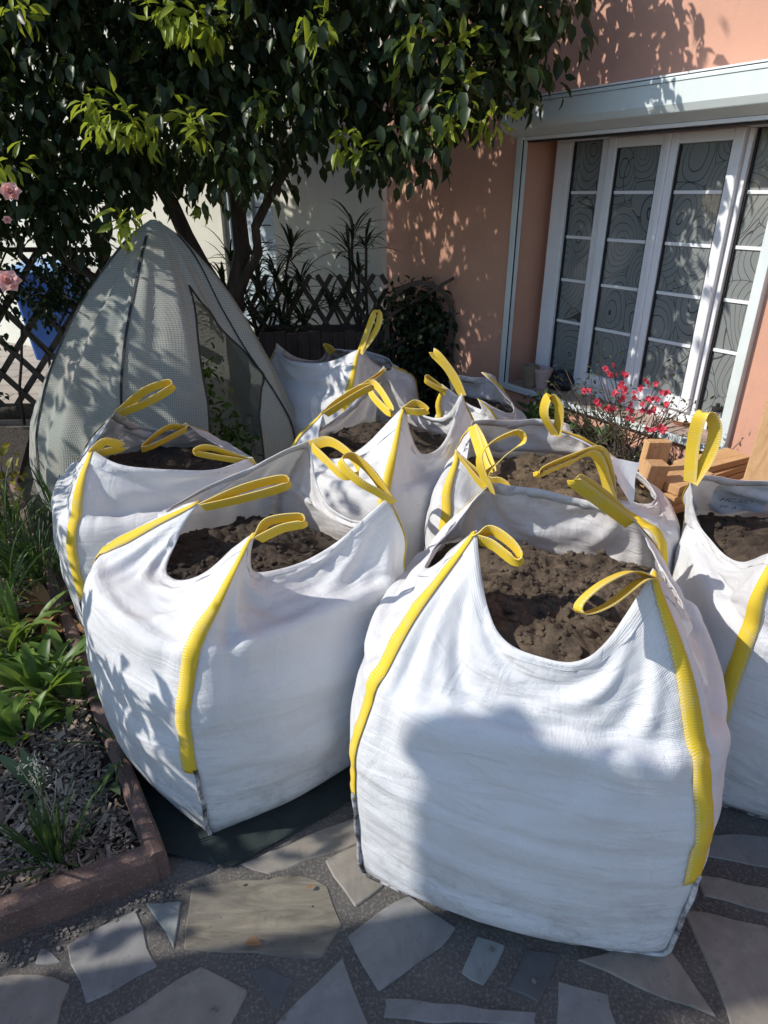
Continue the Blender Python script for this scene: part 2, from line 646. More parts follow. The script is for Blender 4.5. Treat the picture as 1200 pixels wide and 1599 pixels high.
tag(link('bark_mulch', me, M_CHIP), 'greyish brown bark chip mulch covering the garden bed', 'mulch', None, 'stuff')

# ---------------------------------------------------------------- pink house: local x runs along the wall, -y faces the patio
def render_mat(name, c, var=.06):
    t = NT(name)
    v = t.coord('Object')
    f = t.noise(v, 1.4, 5, .6)
    c2 = tuple(x * (1 - var * 2.2) for x in c)
    col = t.ramp(f, [(.35, c2), (.65, c)])
    stain = t.noise(t.coord('Object', (6, 6, .8)), 2, 6, .65)
    col = t.mix(t.ramp(stain, [(.55, (0, 0, 0)), (.8, (.28, .28, .28))]), col, tuple(x * .6 for x in c))
    t.col(col)
    t.set(Roughness=.88)
    b = t.bump(t.noise(v, 70, 5, .7), .35, .004)
    t.bump(t.noise(v, 4, 3), .25, .02, b)
    return t.m
M_PINK = render_mat('pink_render', (.60, .325, .225))
M_CREAM = render_mat('cream_render', (.70, .68, .58))
M_PVC = plain('white_upvc', (.74, .745, .76), .32, .05, 6, .04, .002)
M_ALU = plain('grey_white_aluminium', (.60, .65, .63), .38, .07, 8, .05, .002)
M_RUB = plain('black_gasket', (.015, .015, .016), .6, .1, 20, 0)
M_TILE = plain('sill_tile', (.40, .29, .235), .55, .18, 9, .15, .003)

HOUSE = empty('pink_house', (.766, 4.13, 0), math.atan2(-.829, .559), 'pink rendered house wall with a tall white window', 'house')
HH = 5.2
w = MB()
w.box(-1.336, .0, 0, .45, -.1, HH)
w.box(1.50, 5.0, 0, .45, -.1, HH)
w.box(.0, 1.50, .003, .45, -.1, .50)
w.box(.0, 1.50, .003, .45, 1.90, HH)
w.box(.0, 1.50, .27, .45, .50, 1.90)
w.build('wall', M_PINK, HOUSE)
# sill inside the recess
for k in range(5):
    MB().box(.005 + k * .299, .005 + k * .299 + .295, -.012, .20, .502, .522 + .001 * (k % 2)).build('sill_tile', M_TILE, HOUSE, bevel=.003)
# aluminium surround of the shutter
sur = MB()
sur.box(-.012, .030, -.035, .012, .492, 1.90)
sur.box(1.462, 1.508, -.035, .012, .492, 1.90)
sur.box(.0302, 1.4618, -.034, -.013, .494, .530)
sur.build('shutter_frame', M_ALU, HOUSE, bevel=.003)
MB().box(.0305, .0335, -.030, -.022, .532, 1.87).build('guide_gasket', M_RUB, HOUSE)
# roller shutter box: sloping underside, lid lip, fixing slot
bx = MB()
prof = [(.0, 2.048), (-.127, 2.045), (-.128, 1.945), (-.112, 1.915), (-.03, 1.885), (.0, 1.885)]
X0, X1 = -.055, 3.0
n = len(prof)
bx.add([(X0, y, z) for y, z in prof] + [(X1, y, z) for y, z in prof],
       [tuple(range(n)), tuple(reversed(range(n, 2 * n)))] + [(i, n + i, n + (i + 1) % n, (i + 1) % n) for i in range(n)])
box = bx.build('shutter_box', M_ALU, HOUSE, bevel=.004)
MB().box(X0 - .004, X1, -.128, -.0, 2.0485, 2.056).build('lid_lip', M_PVC, box)
MB().box(X0 + .002, X1, -.1290, -.1275, 2.0265, 2.0285).build('lid_joint', M_RUB, box)
MB().box(1.33, 1.41, -.117, -.10, 1.925, 1.937, None).build('fixing_slot', plain('slot_grey', (.2, .19, .17), .7), box)
MB().box(.03, 3.0, -.024, .003, 1.868, 1.8835).build('bottom_rail', M_PVC, HOUSE)
MB().box(.03, 1.46, .003, .06, 1.86, 1.8675).build('rail_gasket', M_RUB, HOUSE)

# window unit: fixed lights at both ends, two opening sashes
WIN = empty('window', (0, 0, 0))
WIN.parent = HOUSE
ZB, ZT = .545, 1.862
fr = MB()
for a, b in ((.075, .182), (.393, .448), (1.176, 1.20), (1.43, 1.499)):
    fr.box(a, b, .19, .262, ZB + .055, ZT)
fr.box(.075, 1.499, .188, .262, ZB - .022, ZB + .0545)
fr.box(.075, 1.499, .188, .262, ZT + .0005, 1.899)
fr.build('frame', M_PVC, WIN, bevel=.004)
def glass_mat():
    t = NT('film_glass')
    uv = t.coord('Object', (1, 1, .72))
    nz = t.n('TexNoise', Scale=3.0, Detail=1.0)
    t.l(uv, nz.inputs['Vector'])
    ad = t.n('VectorMath', operation='MULTIPLY_ADD')
    t.l(nz.outputs['Color'], ad.inputs[0])
    ad.inputs[1].default_value = (.22, .22, .22)
    t.l(uv, ad.inputs[2])
    vo = t.n('TexVoronoi', Scale=5.2, Randomness=.9)
    t.l(ad.outputs[0], vo.inputs['Vector'])
    ve = t.n('TexVoronoi', feature='DISTANCE_TO_EDGE', Scale=5.2, Randomness=.9)
    t.l(ad.outputs[0], ve.inputs['Vector'])
    ring = t.math('SINE', t.math('MULTIPLY', vo.outputs['Distance'], 52))
    line = t.math('GREATER_THAN', ring, .95)
    edge = t.math('LESS_THAN', ve.outputs['Distance'], .006)
    ln = t.math('MAXIMUM', line, edge)
    c = t.mix(t.math('MULTIPLY', ln, .85), (.20, .215, .21), (.035, .038, .04))
    t.col(c)
    t.set(Roughness=.10)
    t.b.inputs['Specular IOR Level'].default_value = .5
    t.b.inputs['Coat Weight'].default_value = .5
    t.b.inputs['Coat Roughness'].default_value = .02
    return t.m
M_GLASS = glass_mat()
rowz = [.672, .915, 1.150, 1.383, 1.612, 1.832]
for li, (a, b, sash) in enumerate(((.182, .393, 0), (.462, .803, 1), (.815, 1.162, 1), (1.20, 1.43, 0))):
    z0, z1 = ZB + .055, ZT
    y0 = .165 if sash else .198
    if sash:
        s_ = MB()
        s_.box(a - .012, a + .040, y0, .235, z0 - .01, z1 + .004)
        s_.box(b - .040, b + .012, y0, .235, z0 - .01, z1 + .004)
        s_.box(a + .0402, b - .0402, y0 + .001, .235, z0 - .009, z0 + .058)
        s_.box(a + .0402, b - .0402, y0 + .001, .235, z1 - .045, z1 + .003)
        s_.build('sash', M_PVC, WIN, bevel=.005)
        ga, gb, gz0, gz1 = a + .042, b - .042, z0 + .06, z1 - .047
    else:
        ga, gb, gz0, gz1 = a + .003, b - .003, z0 + .003, z1 - .003
    gk = MB()
    for q in ((ga - .002, ga + .007, gz0, gz1), (gb - .007, gb + .002, gz0, gz1)):
        gk.box(q[0], q[1], y0 + .012, y0 + .03, q[2], q[3])
    gk.build('gasket', M_RUB, WIN)
    zs = [gz0] + rowz[1:5] + [gz1]
    for k in range(5):
        p = MB().box(ga, gb, y0 + .026, y0 + .032, zs[k] + (.004 if k else 0), zs[k + 1] - (.004 if k < 4 else 0))
        p.build('pane', M_GLASS, WIN)
        if k:
            MB().box(ga + .0072, gb - .0072, y0 + .018, y0 + .036, zs[k] - .0075, zs[k] + .0075).build('glazing_bar', M_PVC, WIN)
# outward weather bar between the two sashes
MB().box(.796, .821, .152, .1645, ZB + .05, ZT + .003).build('meeting_stile', M_PVC, WIN, bevel=.004)

# ---------------------------------------------------------------- cream neighbouring house
NB = empty('cream_house', (.0, 5.36, 0), math.atan2(.50, -.866) + math.pi, 'cream rendered neighbouring house behind the shrubs', 'house')
# local x now runs from far left (negative) to the corner at 0; -y faces the garden
w = MB()
w.box(-1.05, -.02, 0, .3, -.1, 5)
w.box(-1.62, -1.05, .0, .3, -.1, .55)
w.box(-1.62, -1.05, 0, .3, 2.2, 5)
w.box(-6.5, -1.62, 0, .3, -.1, 5)
w.box(-1.62, -1.05, .12, .3, .55, 2.2)
w.build('wall', M_CREAM, NB)
wi = empty('window'); wi.parent = NB
f = MB()
M_BLUEW = plain('blue_grey_paint', (.42, .50, .54), .45, .1, 10, .1)
for q in ((-1.619, -1.56), (-1.365, -1.305), (-1.11, -1.051)): f.box(q[0], q[1], .04, .115, .551, 2.199)
f.build('frame', M_BLUEW, wi, bevel=.004)
for q in ((-1.559, -1.366), (-1.304, -1.111)):
    for k in range(12):
        z = .56 + k * .136
        MB().box(q[0], q[1], .06, .075, z, z + .125, Matrix.Identity(4)).build('shutter_slat', M_BLUEW, wi)
# ---------------------------------------------------------------- bulk bags
def bag_material():
    t = NT('woven_white')
    uv = t.coord('UV')
    sx = t.n('SeparateXYZ')
    t.l(uv, sx.inputs[0])
    ob = t.coord('Object')
    # woven tape relief
    wv = t.n('TexWave', wave_type='BANDS', bands_direction='Y', Scale=95.0, Distortion=.8, Detail=1.0)
    t.l(uv, wv.inputs['Vector'])
    wh = t.n('TexWave', wave_type='BANDS', bands_direction='X', Scale=95.0, Distortion=.8, Detail=1.0)
    t.l(uv, wh.inputs['Vector'])
    weave = t.math('ADD', wv.outputs['Fac'], wh.outputs['Fac'])
    # creases: long shallow ripples across the cloth and sharp random folds
    rip = t.noise(t.coord('UV', (5.0, 24, 1), (0, 0, .12)), 1.0, 3, .45, 1.4)
    rip2 = t.noise(t.coord('UV', (13, 5, 1), (0, 0, .6)), 1.0, 4, .5, 1.2)
    vor = t.n('TexVoronoi', feature='DISTANCE_TO_EDGE', Scale=6.0)
    dv = t.n('VectorMath', operation='ADD')
    nz = t.n('TexNoise', Scale=5.0, Detail=3.0)
    t.l(uv, nz.inputs['Vector'])
    t.l(uv, dv.inputs[0])
    t.l(nz.outputs['Color'], dv.inputs[1])
    t.l(dv.outputs[0], vor.inputs['Vector'])
    crease = t.math('MINIMUM', vor.outputs['Distance'], .05)
    # grime: scuffs low on the bag, dusty smears over all
    low = t.n('MapRange')
    low.inputs[1].default_value = .30
    low.inputs[2].default_value = .0
    t.l(sx.outputs['Y'], low.inputs[0])
    g1 = t.ramp(t.noise(ob, 9, 8, .65, .4), [(.5, (0, 0, 0)), (.72, (1, 1, 1))])
    g2 = t.ramp(t.noise(t.coord('Object', (1, 1, 3)), 30, 6, .7), [(.52, (0, 0, 0)), (.7, (1, 1, 1))])
    grime = t.math('MULTIPLY', t.math('MULTIPLY', g1, low.outputs[0]), .9)
    dust = t.ramp(t.noise(ob, 3.5, 6, .6), [(.42, (0, 0, 0)), (.75, (1, 1, 1))])
    base = t.mix(t.math('MULTIPLY', dust, .40), (.77, .775, .79), (.62, .585, .55))
    base = t.mix(grime, base, (.24, .21, .19))
    base = t.mix(t.math('MULTIPLY', t.math('MULTIPLY', g2, low.outputs[0]), .55), base, (.12, .11, .11))
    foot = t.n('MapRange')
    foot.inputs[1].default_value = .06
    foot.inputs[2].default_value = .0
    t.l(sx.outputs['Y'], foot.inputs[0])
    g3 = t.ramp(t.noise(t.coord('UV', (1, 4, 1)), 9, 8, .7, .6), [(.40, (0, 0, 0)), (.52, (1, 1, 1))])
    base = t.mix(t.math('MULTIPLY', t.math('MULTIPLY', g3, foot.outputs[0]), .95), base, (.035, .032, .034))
    # inside of the cloth is dusted with soil
    geo = t.n('NewGeometry')
    ins = t.math('MULTIPLY', geo.outputs['Backfacing'], t.ramp(t.noise(ob, 7, 7, .65), [(.30, (.25, .25, .25)), (.7, (.95, .95, .95))]))
    base = t.mix(t.math('MULTIPLY', ins, .55), base, (.47, .40, .35))
    # stitched hem line below the rim (v > 0 measured down from rim stored in second uv)
    t.col(base)
    t.set(Roughness=.42)
    t.b.inputs['Specular IOR Level'].default_value = .4
    t.b.inputs['Sheen Weight'].default_value = .1
    b = t.bump(rip, .38, .014)
    b = t.bump(rip2, .35, .014, b)
    b = t.bump(crease, .3, .02, b)
    t.bump(weave, .5, .0009, b)
    t.translucent((.75, .73, .70), .16)
    return t.m


def strap_material():
    t = NT('yellow_webbing')
    uv = t.coord('UV')
    sx = t.n('SeparateXYZ')
    t.l(uv, sx.inputs[0])
    # chevron weave: two diagonal ribs meeting along the middle
    ab = t.math('ABSOLUTE', t.math('SUBTRACT', sx.outputs['X'], .5))
    rib = t.math('SINE', t.math('ADD', t.math('MULTIPLY', sx.outputs['Y'], 1000), t.math('MULTIPLY', ab, 14)))
    rib = t.math('ADD', t.math('MULTIPLY', rib, .5), .5)
    dirt = t.noise(t.coord('Object'), 20, 6, .65)
    c = t.mix(t.math('MULTIPLY', rib, .28), (.79, .57, .05), (.56, .37, .02))
    c = t.mix(t.ramp(dirt, [(.5, (0, 0, 0)), (.75, (.6, .6, .6))]), c, (.62, .50, .22))
    # pale thread along one edge
    e = t.math('GREATER_THAN', sx.outputs['X'], .76)
    st = t.math('GREATER_THAN', t.math('SINE', t.math('MULTIPLY', sx.outputs['Y'], 820)), .15)
    c = t.mix(t.math('MULTIPLY', t.math('MULTIPLY', e, st), .5), c, (.74, .70, .58))
    t.col(c)
    t.set(Roughness=.72)
    t.b.inputs['Specular IOR Level'].default_value = .25
    t.bump(rib, .3, .0010)
    t.translucent((.85, .55, .02), .12)
    return t.m


M_BAG = bag_material()
M_STRAP = strap_material()
def seam_mat():
    t = NT('dirty_seam')
    v = t.coord('Object')
    t.col(t.ramp(t.noise(v, 14, 8, .7), [(.44, (.03, .028, .028)), (.54, (.33, .32, .32)), (.68, (.66, .66, .67))]))
    t.set(Roughness=.7)
    t.bump(t.noise(v, 300, 3), .6, .003)
    return t.m


M_SEAM = seam_mat()
M_LABEL = plain('printed_label_film', (.70, .71, .72), .35, .06, 30, .1, .002)
M_INK = plain('ink', (.05, .05, .06), .5, .1, 20, 0)


def soil_mat(name, dark, light):
    t = NT(name)
    v = t.coord('Object')
    f = t.noise(v, 26, 9, .7)
    g = t.noise(v, 5, 5, .6)
    c = t.ramp(f, [(.3, dark), (.72, light)])
    t.col(t.mix(t.ramp(g, [(.4, (0, 0, 0)), (.65, (.6, .6, .6))]), c, tuple(x * .45 for x in dark)))
    t.set(Roughness=.95)
    b = t.bump(t.noise(v, 38, 9, .75), 1.0, .045)
    t.bump(t.noise(v, 160, 5, .75), 1.0, .012, b)
    return t.m


M_SOIL = soil_mat('soil_dark', (.055, .04, .03), (.22, .16, .11))
M_SOIL_M = soil_mat('soil_medium', (.10, .072, .05), (.36, .265, .175))
M_SOIL_L = soil_mat('soil_light', (.15, .105, .065), (.44, .32, .19))


def pchip(ts, pts, t):
    """Smooth interpolation through control points (ts increasing)."""
    pts = np.asarray(pts, float)
    n = len(ts)
    ts = np.asarray(ts, float)
    h = np.diff(ts)
    d = np.diff(pts, axis=0) / h[:, None]
    m = np.zeros_like(pts)
    m[0], m[-1] = d[0], d[-1]
    m[1:-1] = (d[:-1] * h[1:, None] + d[1:] * h[:-1, None]) / (h[1:] + h[:-1])[:, None]
    k = np.clip(np.searchsorted(ts, t, 'right') - 1, 0, n - 2)
    u = ((t - ts[k]) / h[k])[:, None]
    hh = h[k][:, None]
    return ((2 * u ** 3 - 3 * u ** 2 + 1) * pts[k] + (u ** 3 - 2 * u ** 2 + u) * hh * m[k]
            + (-2 * u ** 3 + 3 * u ** 2) * pts[k + 1] + (u ** 3 - u ** 2) * hh * m[k + 1])


def relax(P, P0, N0, body, pin, iters, seed, slackh=1.0, slackv=1.04, attract=.012, grav=.0005):
    """Position-based cloth: inextensible sheet, kept outside the filled body, pinned at tips and base."""
    r, c = P.shape[:2]
    X = P.reshape(-1, 3).copy()
    X0 = P0.reshape(-1, 3)
    N = N0.reshape(-1, 3)
    bd = body.reshape(-1)
    w = np.where(pin.reshape(-1), 0., 1.)
    idx = np.arange(r * c).reshape(r, c)
    sets = []

    def add(a, b, k, s, mode=0):
        a, b = a.reshape(-1), b.reshape(-1)
        L = np.linalg.norm(X0[a] - X0[b], axis=1) * s
        sets.append((a, b, L, k, mode))
    rl = lambda q: np.roll(idx, -q, axis=1)
    for p in (0, 1):
        add(idx[:, p::2], rl(1)[:, p::2], 1.0, slackh)
    for p in (0, 1):
        a = idx[p:-1:2]
        b = idx[1:][p::2]
        add(a, b, 1.0, slackv)
    for p in (0, 1):
        add(idx[p:-1:2], rl(1)[1:][p::2], .25, 1.0)
        add(rl(1)[p:-1:2], idx[1:][p::2], .25, 1.0)
    for p in (0, 2):
        m = np.isin(np.arange(c) % 4, (p, p + 1))
        add(idx[:, m], rl(2)[:, m], .35, .985, 1)
    for p in (0, 2):
        rows = [j for j in range(r - 2) if j % 4 in (p, p + 1)]
        add(idx[rows], idx[[j + 2 for j in rows]], .35, .985, 1)
    free = (~bd) & (w > 0)
    q4 = c // 4
    kk = np.arange(c) % q4
    kk = np.minimum(kk, q4 - kk)
    att = np.broadcast_to(attract + .22 * np.exp(-(kk / (q4 * .055)) ** 2)[None], (r, c)).reshape(-1)[free][:, None]
    for it in range(iters):
        X[free, 2] -= grav
        X[free] += (X0[free] - X[free]) * att
        for a, b, L, k, mode in sets:
            d = X[b] - X[a]
            l = np.linalg.norm(d, axis=1) + 1e-9
            q = (l - L) / l * k
            if mode: q = np.minimum(q, 0)
            wa, wb = w[a], w[b]
            ws = wa + wb + 1e-9
            X[a] += d * (q * wa / ws)[:, None]
            X[b] -= d * (q * wb / ws)[:, None]
        e = ((X - X0) * N).sum(1)
        fix = bd & (e < 0) & (w > 0)
        X[fix] -= N[fix] * e[fix][:, None]
        far = bd & (e > .03)
        X[far] -= N[far] * ((e[far] - .03) * .5)[:, None]
        t = X - X0
        t -= N * (t * N).sum(1)[:, None]
        X[bd] -= t[bd] * .08
    return X.reshape(r, c, 3)


def make_bag(label, C, T, rim, handles, soil, n=26, m=32, bulge=.095, seed=1, soil_mat=None, strap_lo=.27, sides=None,
             slackh=1.0, wob=.017, iters=160, zsh=.60, upow=3.0, soilcat=None, tilt=(0, 0)):
    """C: 4 ground corners anticlockwise; T: 4 tips; rim: per side (height, inward shift); soil: (height, mound)."""
    r_ = np.random.default_rng(seed)
    C = [np.array((c[0], c[1], 0.)) for c in C]
    T = [np.array(t, float) for t in T]
    ctr = sum(C) / 4
    vt = np.array([0, .05, .18, .42, .60, .70, .82, 1.0])
    v = np.linspace(0, 1, m + 1)

    def corner(i):
        o = C[i] - ctr
        o /= np.linalg.norm(o)
        z = np.array([0, 0, 1.])
        top = T[i]
        hv = top - C[i]
        hv[2] = 0
        sh = C[i] + o * .018 + z * (zsh + .02) + hv * .24
        pts = [C[i], C[i] + o * .008 + z * .035, C[i] + o * .015 + z * .15, C[i] + o * .022 + z * .36, C[i] + o * .022 + z * .49 + hv * .06,
               sh, sh * .58 + top * .42 + o * .025, top]
        return pchip(vt, pts, v)
    corners = [corner(i) for i in range(4)]
    cols = []
    uvs = []
    body_v = .70
    for i in range(4):
        j = (i + 1) % 4
        d = C[j] - C[i]
        W = np.linalg.norm(d)
        o = np.array((d[1], -d[0], 0)) / W
        z = np.array([0, 0, 1.])
        B = (C[i] + C[j]) / 2
        rz, ri = rim[i]
        bl = bulge * (0.9 + .2 * r_.random())
        zr = min(zsh + .03, rz - .03)
        pts = [B + o * .035, B + o * .06 + z * .035, B + o * bl * .92 + z * .14, B + o * bl + z * .34, B + o * bl * .80 + z * .50,
               B + o * bl * .35 + z * zr, B + o * (bl * .1 - ri * .55) + z * (zr * .55 + rz * .45), B - o * ri + z * rz]
        mid = pchip(vt, pts, v)
        for k in range(n):
            s = k / n
            lin = corners[i] * (1 - s) + corners[j] * s
            dev = mid - .5 * (corners[i] + corners[j])
            e = abs(2 * s - 1)
            pw = 2.2 + (upow - 2.2) * np.clip((v - .6) / .4, 0, 1)
            cols.append(lin + dev * (1 - e ** pw)[:, None])
            uvs.append((i + s) * .82)
    P0 = np.stack(cols, 1)
    K = 4 * n
    # normals of the design surface
    du = np.roll(P0, -1, 1) - np.roll(P0, 1, 1)
    dvv = np.gradient(P0, axis=0)
    N0 = _unit(np.cross(du, dvv))
    # seeds for folds: smooth random waves, stronger towards the slack top
    P = P0.copy()
    ang = np.linspace(0, 2 * np.pi, K, endpoint=False)[None]
    vv = v[:, None]
    amp = wob * (.25 + 1.6 * np.clip((vv - .55) / .45, 0, 1))
    wsum = 0
    for q in range(14):
        f = r_.integers(2, 26)
        wsum = wsum + np.sin(f * ang + r_.random() * 6.3 + vv * r_.normal(0, 9)) * r_.normal(0, 1) / math.sqrt(f)
    for q in range(8):
        fv = r_.uniform(12, 40)
        f = r_.integers(1, 5)
        wsum = wsum + .35 * np.sin(fv * vv + f * ang + r_.random() * 6.3) * r_.normal(0, 1)
    P = P + N0 * (amp * wsum)[..., None] * (vv[..., None] > .02)
    body = np.broadcast_to(vv < body_v, (m + 1, K)).copy()
    pin = np.zeros((m + 1, K), bool)
    pin[0] = True
    for i in range(4):
        pin[m, i * n] = True
        P[m, i * n] = P0[m, i * n]
    P[0] = P0[0]
    X = relax(P, P0, N0, body, pin, iters, seed, slackh)
    # light smoothing of grid-scale noise
    for _ in range(2):
        lap = (np.roll(X, 1, 1) + np.roll(X, -1, 1)) / 2 - X
        lap[1:-1] = (lap[1:-1] + (X[2:] + X[:-2]) / 2 - X[1:-1]) / 2
        lap[pin] = 0
        X = X + lap * .35
    # drag folds fanning out from the tips and fine crosswise puckers
    Ns = _unit(np.cross(np.roll(X, -1, 1) - np.roll(X, 1, 1), np.gradient(X, axis=0)))
    sm = np.arange(K)[None] / n * .8
    vm = vv * 1.0
    disp = np.zeros((m + 1, K))
    for i in range(4):
        ds = (sm - i * .8 + 1.6) % 3.2 - 1.6
        dv_ = 1.0 - vm
        dd = np.sqrt(ds ** 2 + dv_ ** 2)
        aa = np.arctan2(ds, dv_ + .02)
        env = np.exp(-((dd - .24) / .15) ** 2) * np.clip(dd / .1, 0, 1) * (np.abs(aa) < 1.35)
        disp += env * (.009 * np.sin(aa * 11 + r_.random() * 6) + .0055 * np.sin(aa * 23 + r_.random() * 6 + dd * 6)) * np.clip(np.abs(aa) / .18, 0, 1)
    o1, o2 = r_.random(2) * 50
    for j in range(2, m):
        for k in range(K):
            u_, w_ = sm[0, k], vm[j, 0]
            q = mn.noise(Vector((u_ * 3.2 + o1, w_ * 21 + u_ * 4, o2)))
            q2 = mn.noise(Vector((u_ * 7 + o2, w_ * 9 - u_ * 5, o1)))
            e_ = min(1, abs((u_ / .8) % 1 - .5) * -2 + 1) ** .5
            disp[j, k] += (.0062 * max(0, q) ** .8 * (1 - .5 * (w_ > .75)) + .0035 * abs(q2)) * e_
    disp[pin] = 0
    X = X + Ns * disp[..., None]
    root = empty('bulk_bag', (ctr[0], ctr[1], 0), 0, label, 'bag', 'bulk bags of soil standing together on the patio')
    off = np.array([ctr[0], ctr[1], 0])
    X = X - off
    # closed base under the walls
    uv = np.zeros((m + 1, K + 1, 2))
    uv[..., 0] = np.append(uvs, 4 * .82)[None]
    hgt = np.concatenate([[0], np.cumsum(np.linalg.norm(np.diff(P0, axis=0), axis=2).mean(1))])
    uv[..., 1] = hgt[:, None]
    body_o = link('body', grid_mesh('body', X, uv, cyclic=True), M_BAG, root, smooth=True)
    sub = body_o.modifiers.new('subsurf', 'SUBSURF')
    sub.levels = sub.render_levels = 1
    Nn = _unit(np.cross(np.roll(X, -1, 1) - np.roll(X, 1, 1), np.gradient(X, axis=0)))
    # hem: doubled cloth band along the rim
    hem = np.concatenate([X[m - 2:] + Nn[m - 2:] * .0014, X[m - 2:][::-1] - Nn[m - 2:][::-1] * .0014])
    hem = np.concatenate([hem, hem[:1]])
    huv = np.zeros((len(hem), K + 1, 2))
    huv[..., 0] = uv[0, :, 0][None]
    huv[..., 1] = .9 + np.arange(len(hem))[:, None] * .01
    link('hem', grid_mesh('hem', hem, huv, cyclic=True), M_BAG, root, smooth=True)
    # base hem
    ring = [tuple(X[0, k] + Nn[1, k] * .004 + np.array([0, 0, .007 + .0008 * math.sin(k * .7)])) for k in range(K)]
    mb = MB()
    mb.tube(ring + ring[:1], [.006 + .001 * math.sin(k * .9) for k in range(K + 1)], 6, cap=False)
    mb.build('base_seam', M_SEAM, root, smooth=True)
    floor = MB()
    floor.add([tuple(X[0, k]) for k in range(K)], [tuple(reversed(range(K)))])
    floor.build('base', M_BAG, root)
    hgtw = .035
    for i in range(4):
        kc = i * n
        sd = (sides[i] if sides else 1)
        # strap sewn on the wall along the corner
        j0 = int(m * strap_lo)
        rows, suv = [], []
        L = 0
        for j in range(j0, m + 1):
            def side_pt(dist):
                k = 0
                acc = 0
                a = X[j, kc]
                na = Nn[j, kc]
                while True:
                    b = X[j, (kc + sd * (k + 1)) % K]
                    l = np.linalg.norm(b - a)
                    if acc + l >= dist or k > 12:
                        f = min(1, (dist - acc) / max(l, 1e-6))
                        nb = Nn[j, (kc + sd * (k + 1)) % K]
                        return a * (1 - f) + b * f + (na * (1 - f) + nb * f) * .003
                    acc += l
                    a = b
                    na = Nn[j, (kc + sd * (k + 1)) % K]
                    k += 1
            tw = min(1, (m - j) / (m * .22)) * .65 + .35
            if j > j0: L += np.linalg.norm(X[j, kc] - X[j - 1, kc])
            back = X[j, (kc - sd) % K] - X[j, kc]
            back = back / (np.linalg.norm(back) + 1e-9)
            edge = X[j, kc] + back * .004 + Nn[j, kc] * .003
            rows.append([edge, side_pt(hgtw * .5 * tw), side_pt(hgtw * tw)])
            suv.append([(0, L), (.5, L), (1, L)])
        st = link('strap', grid_mesh('strap', np.array(rows), np.array(suv)), M_STRAP, root, smooth=True)
        so = st.modifiers.new('solid', 'SOLIDIFY')
        so.thickness = .0016
        so.offset = 1 if sd > 0 else -1
        st.data.set_sharp_from_angle(angle=R(50))
        # raised corner seam below the strap
        sp = [X[j, kc] + Nn[j, kc] * .004 + np.array([.0015 * math.sin(j * .9), .0015 * math.cos(j * .7), 0]) for j in range(0, j0 + 2)]
        MB().tube([tuple(p) for p in sp], [.006] * len(sp), 6).build('seam', M_SEAM, root, smooth=True)
        # lifting loop at the tip
        if handles[i]:
            path, A = handles[i]
            tip = Vector(X[m, kc])
            offv = Vector(off)
            pts = [tip - Vector((0, 0, .02))] + [Vector(p) - offv for p in path] + [tip - Vector((0, 0, .022)) + Vector((.004, -.004, 0))]
            ribbon('handle', pts, A, .037, M_STRAP, root)
    # soil inside
    zs, mound = soil
    js = int(np.argmin(np.abs(P0[:, n // 2, 2] - zs)))
    ringp = []
    for k in range(K):
        zc = X[:, k, 2] - tilt[0] * X[:, k, 0] - tilt[1] * X[:, k, 1]
        q = int(np.argmax(zc >= zs - .02)) if (zc >= zs - .02).any() else m
        ringp.append(X[q, k] - Nn[q, k] * .004)
    ringp = np.array(ringp)
    nr = 30
    rows = []
    for a in range(nr + 1):
        t = a / nr
        row = ringp * t
        for k in range(K):
            x, y = row[k, 0], row[k, 1]
            w = Vector((x + seed * 3.1, y - seed * 1.7, 0))
            h = mn.fractal(w * 7, 1, 2, 5) * .024 + mn.turbulence(w * 24, 4, False) * .017 + mound * (1 - t ** 2)
            h = h * (1 - .6 * t ** 4) + .02 * mn.noise(w * 3.3) * (1 - t ** 4) - .055 * t ** 8
            h += tilt[0] * x + tilt[1] * y
            row[k, 2] = zs + h - (.012 if a == nr else 0)
        rows.append(row)
    rows[0][:, 2] = rows[0][:, 2].mean()
    mbv = MB()
    SV = np.array(rows)
    so = link('soil', grid_mesh('soil', SV, None, cyclic=True), soil_mat or M_SOIL, None, smooth=False)
    # clods lying on the surface
    cl = MB()
    for q in range(1100 if n > 40 else 420):
        a, k = r_.integers(2, nr - 1), r_.integers(0, K)
        p = SV[a, k]
        rad = .002 + .011 * r_.random() ** 5
        vs = []
        for (x, y, zz) in ICO_V:
            vs.append(p + np.array((x, y, zz * .8)) * rad * (0.7 + .6 * r_.random()) + np.array([0, 0, rad * .3]))
        cl.add(vs, ICO_F)
    co = cl.mesh('clods')
    bm = bmesh.new()
    bm.from_mesh(so.data)
    bm.from_mesh(co)
    bm.to_mesh(so.data)
    bm.free()
    so.data.polygons.foreach_set('use_smooth', [q < nr * K for q in range(len(so.data.polygons))])
    so.location = root.location
    tag(so, soilcat, 'soil', 'soil filling the bulk bags', 'stuff')
    return root, X, Nn


_b = bmesh.new()
bmesh.ops.create_icosphere(_b, subdivisions=1, radius=1)
_b.verts.ensure_lookup_table()
ICO_V = [tuple(q.co) for q in _b.verts]
ICO_F = [tuple(q.index for q in f.verts) for f in _b.faces]
_b.free()


def loop(*pts):
    return [at(x, y, Y) for x, y, Y in pts]


UPF = (0, -.55, .85)
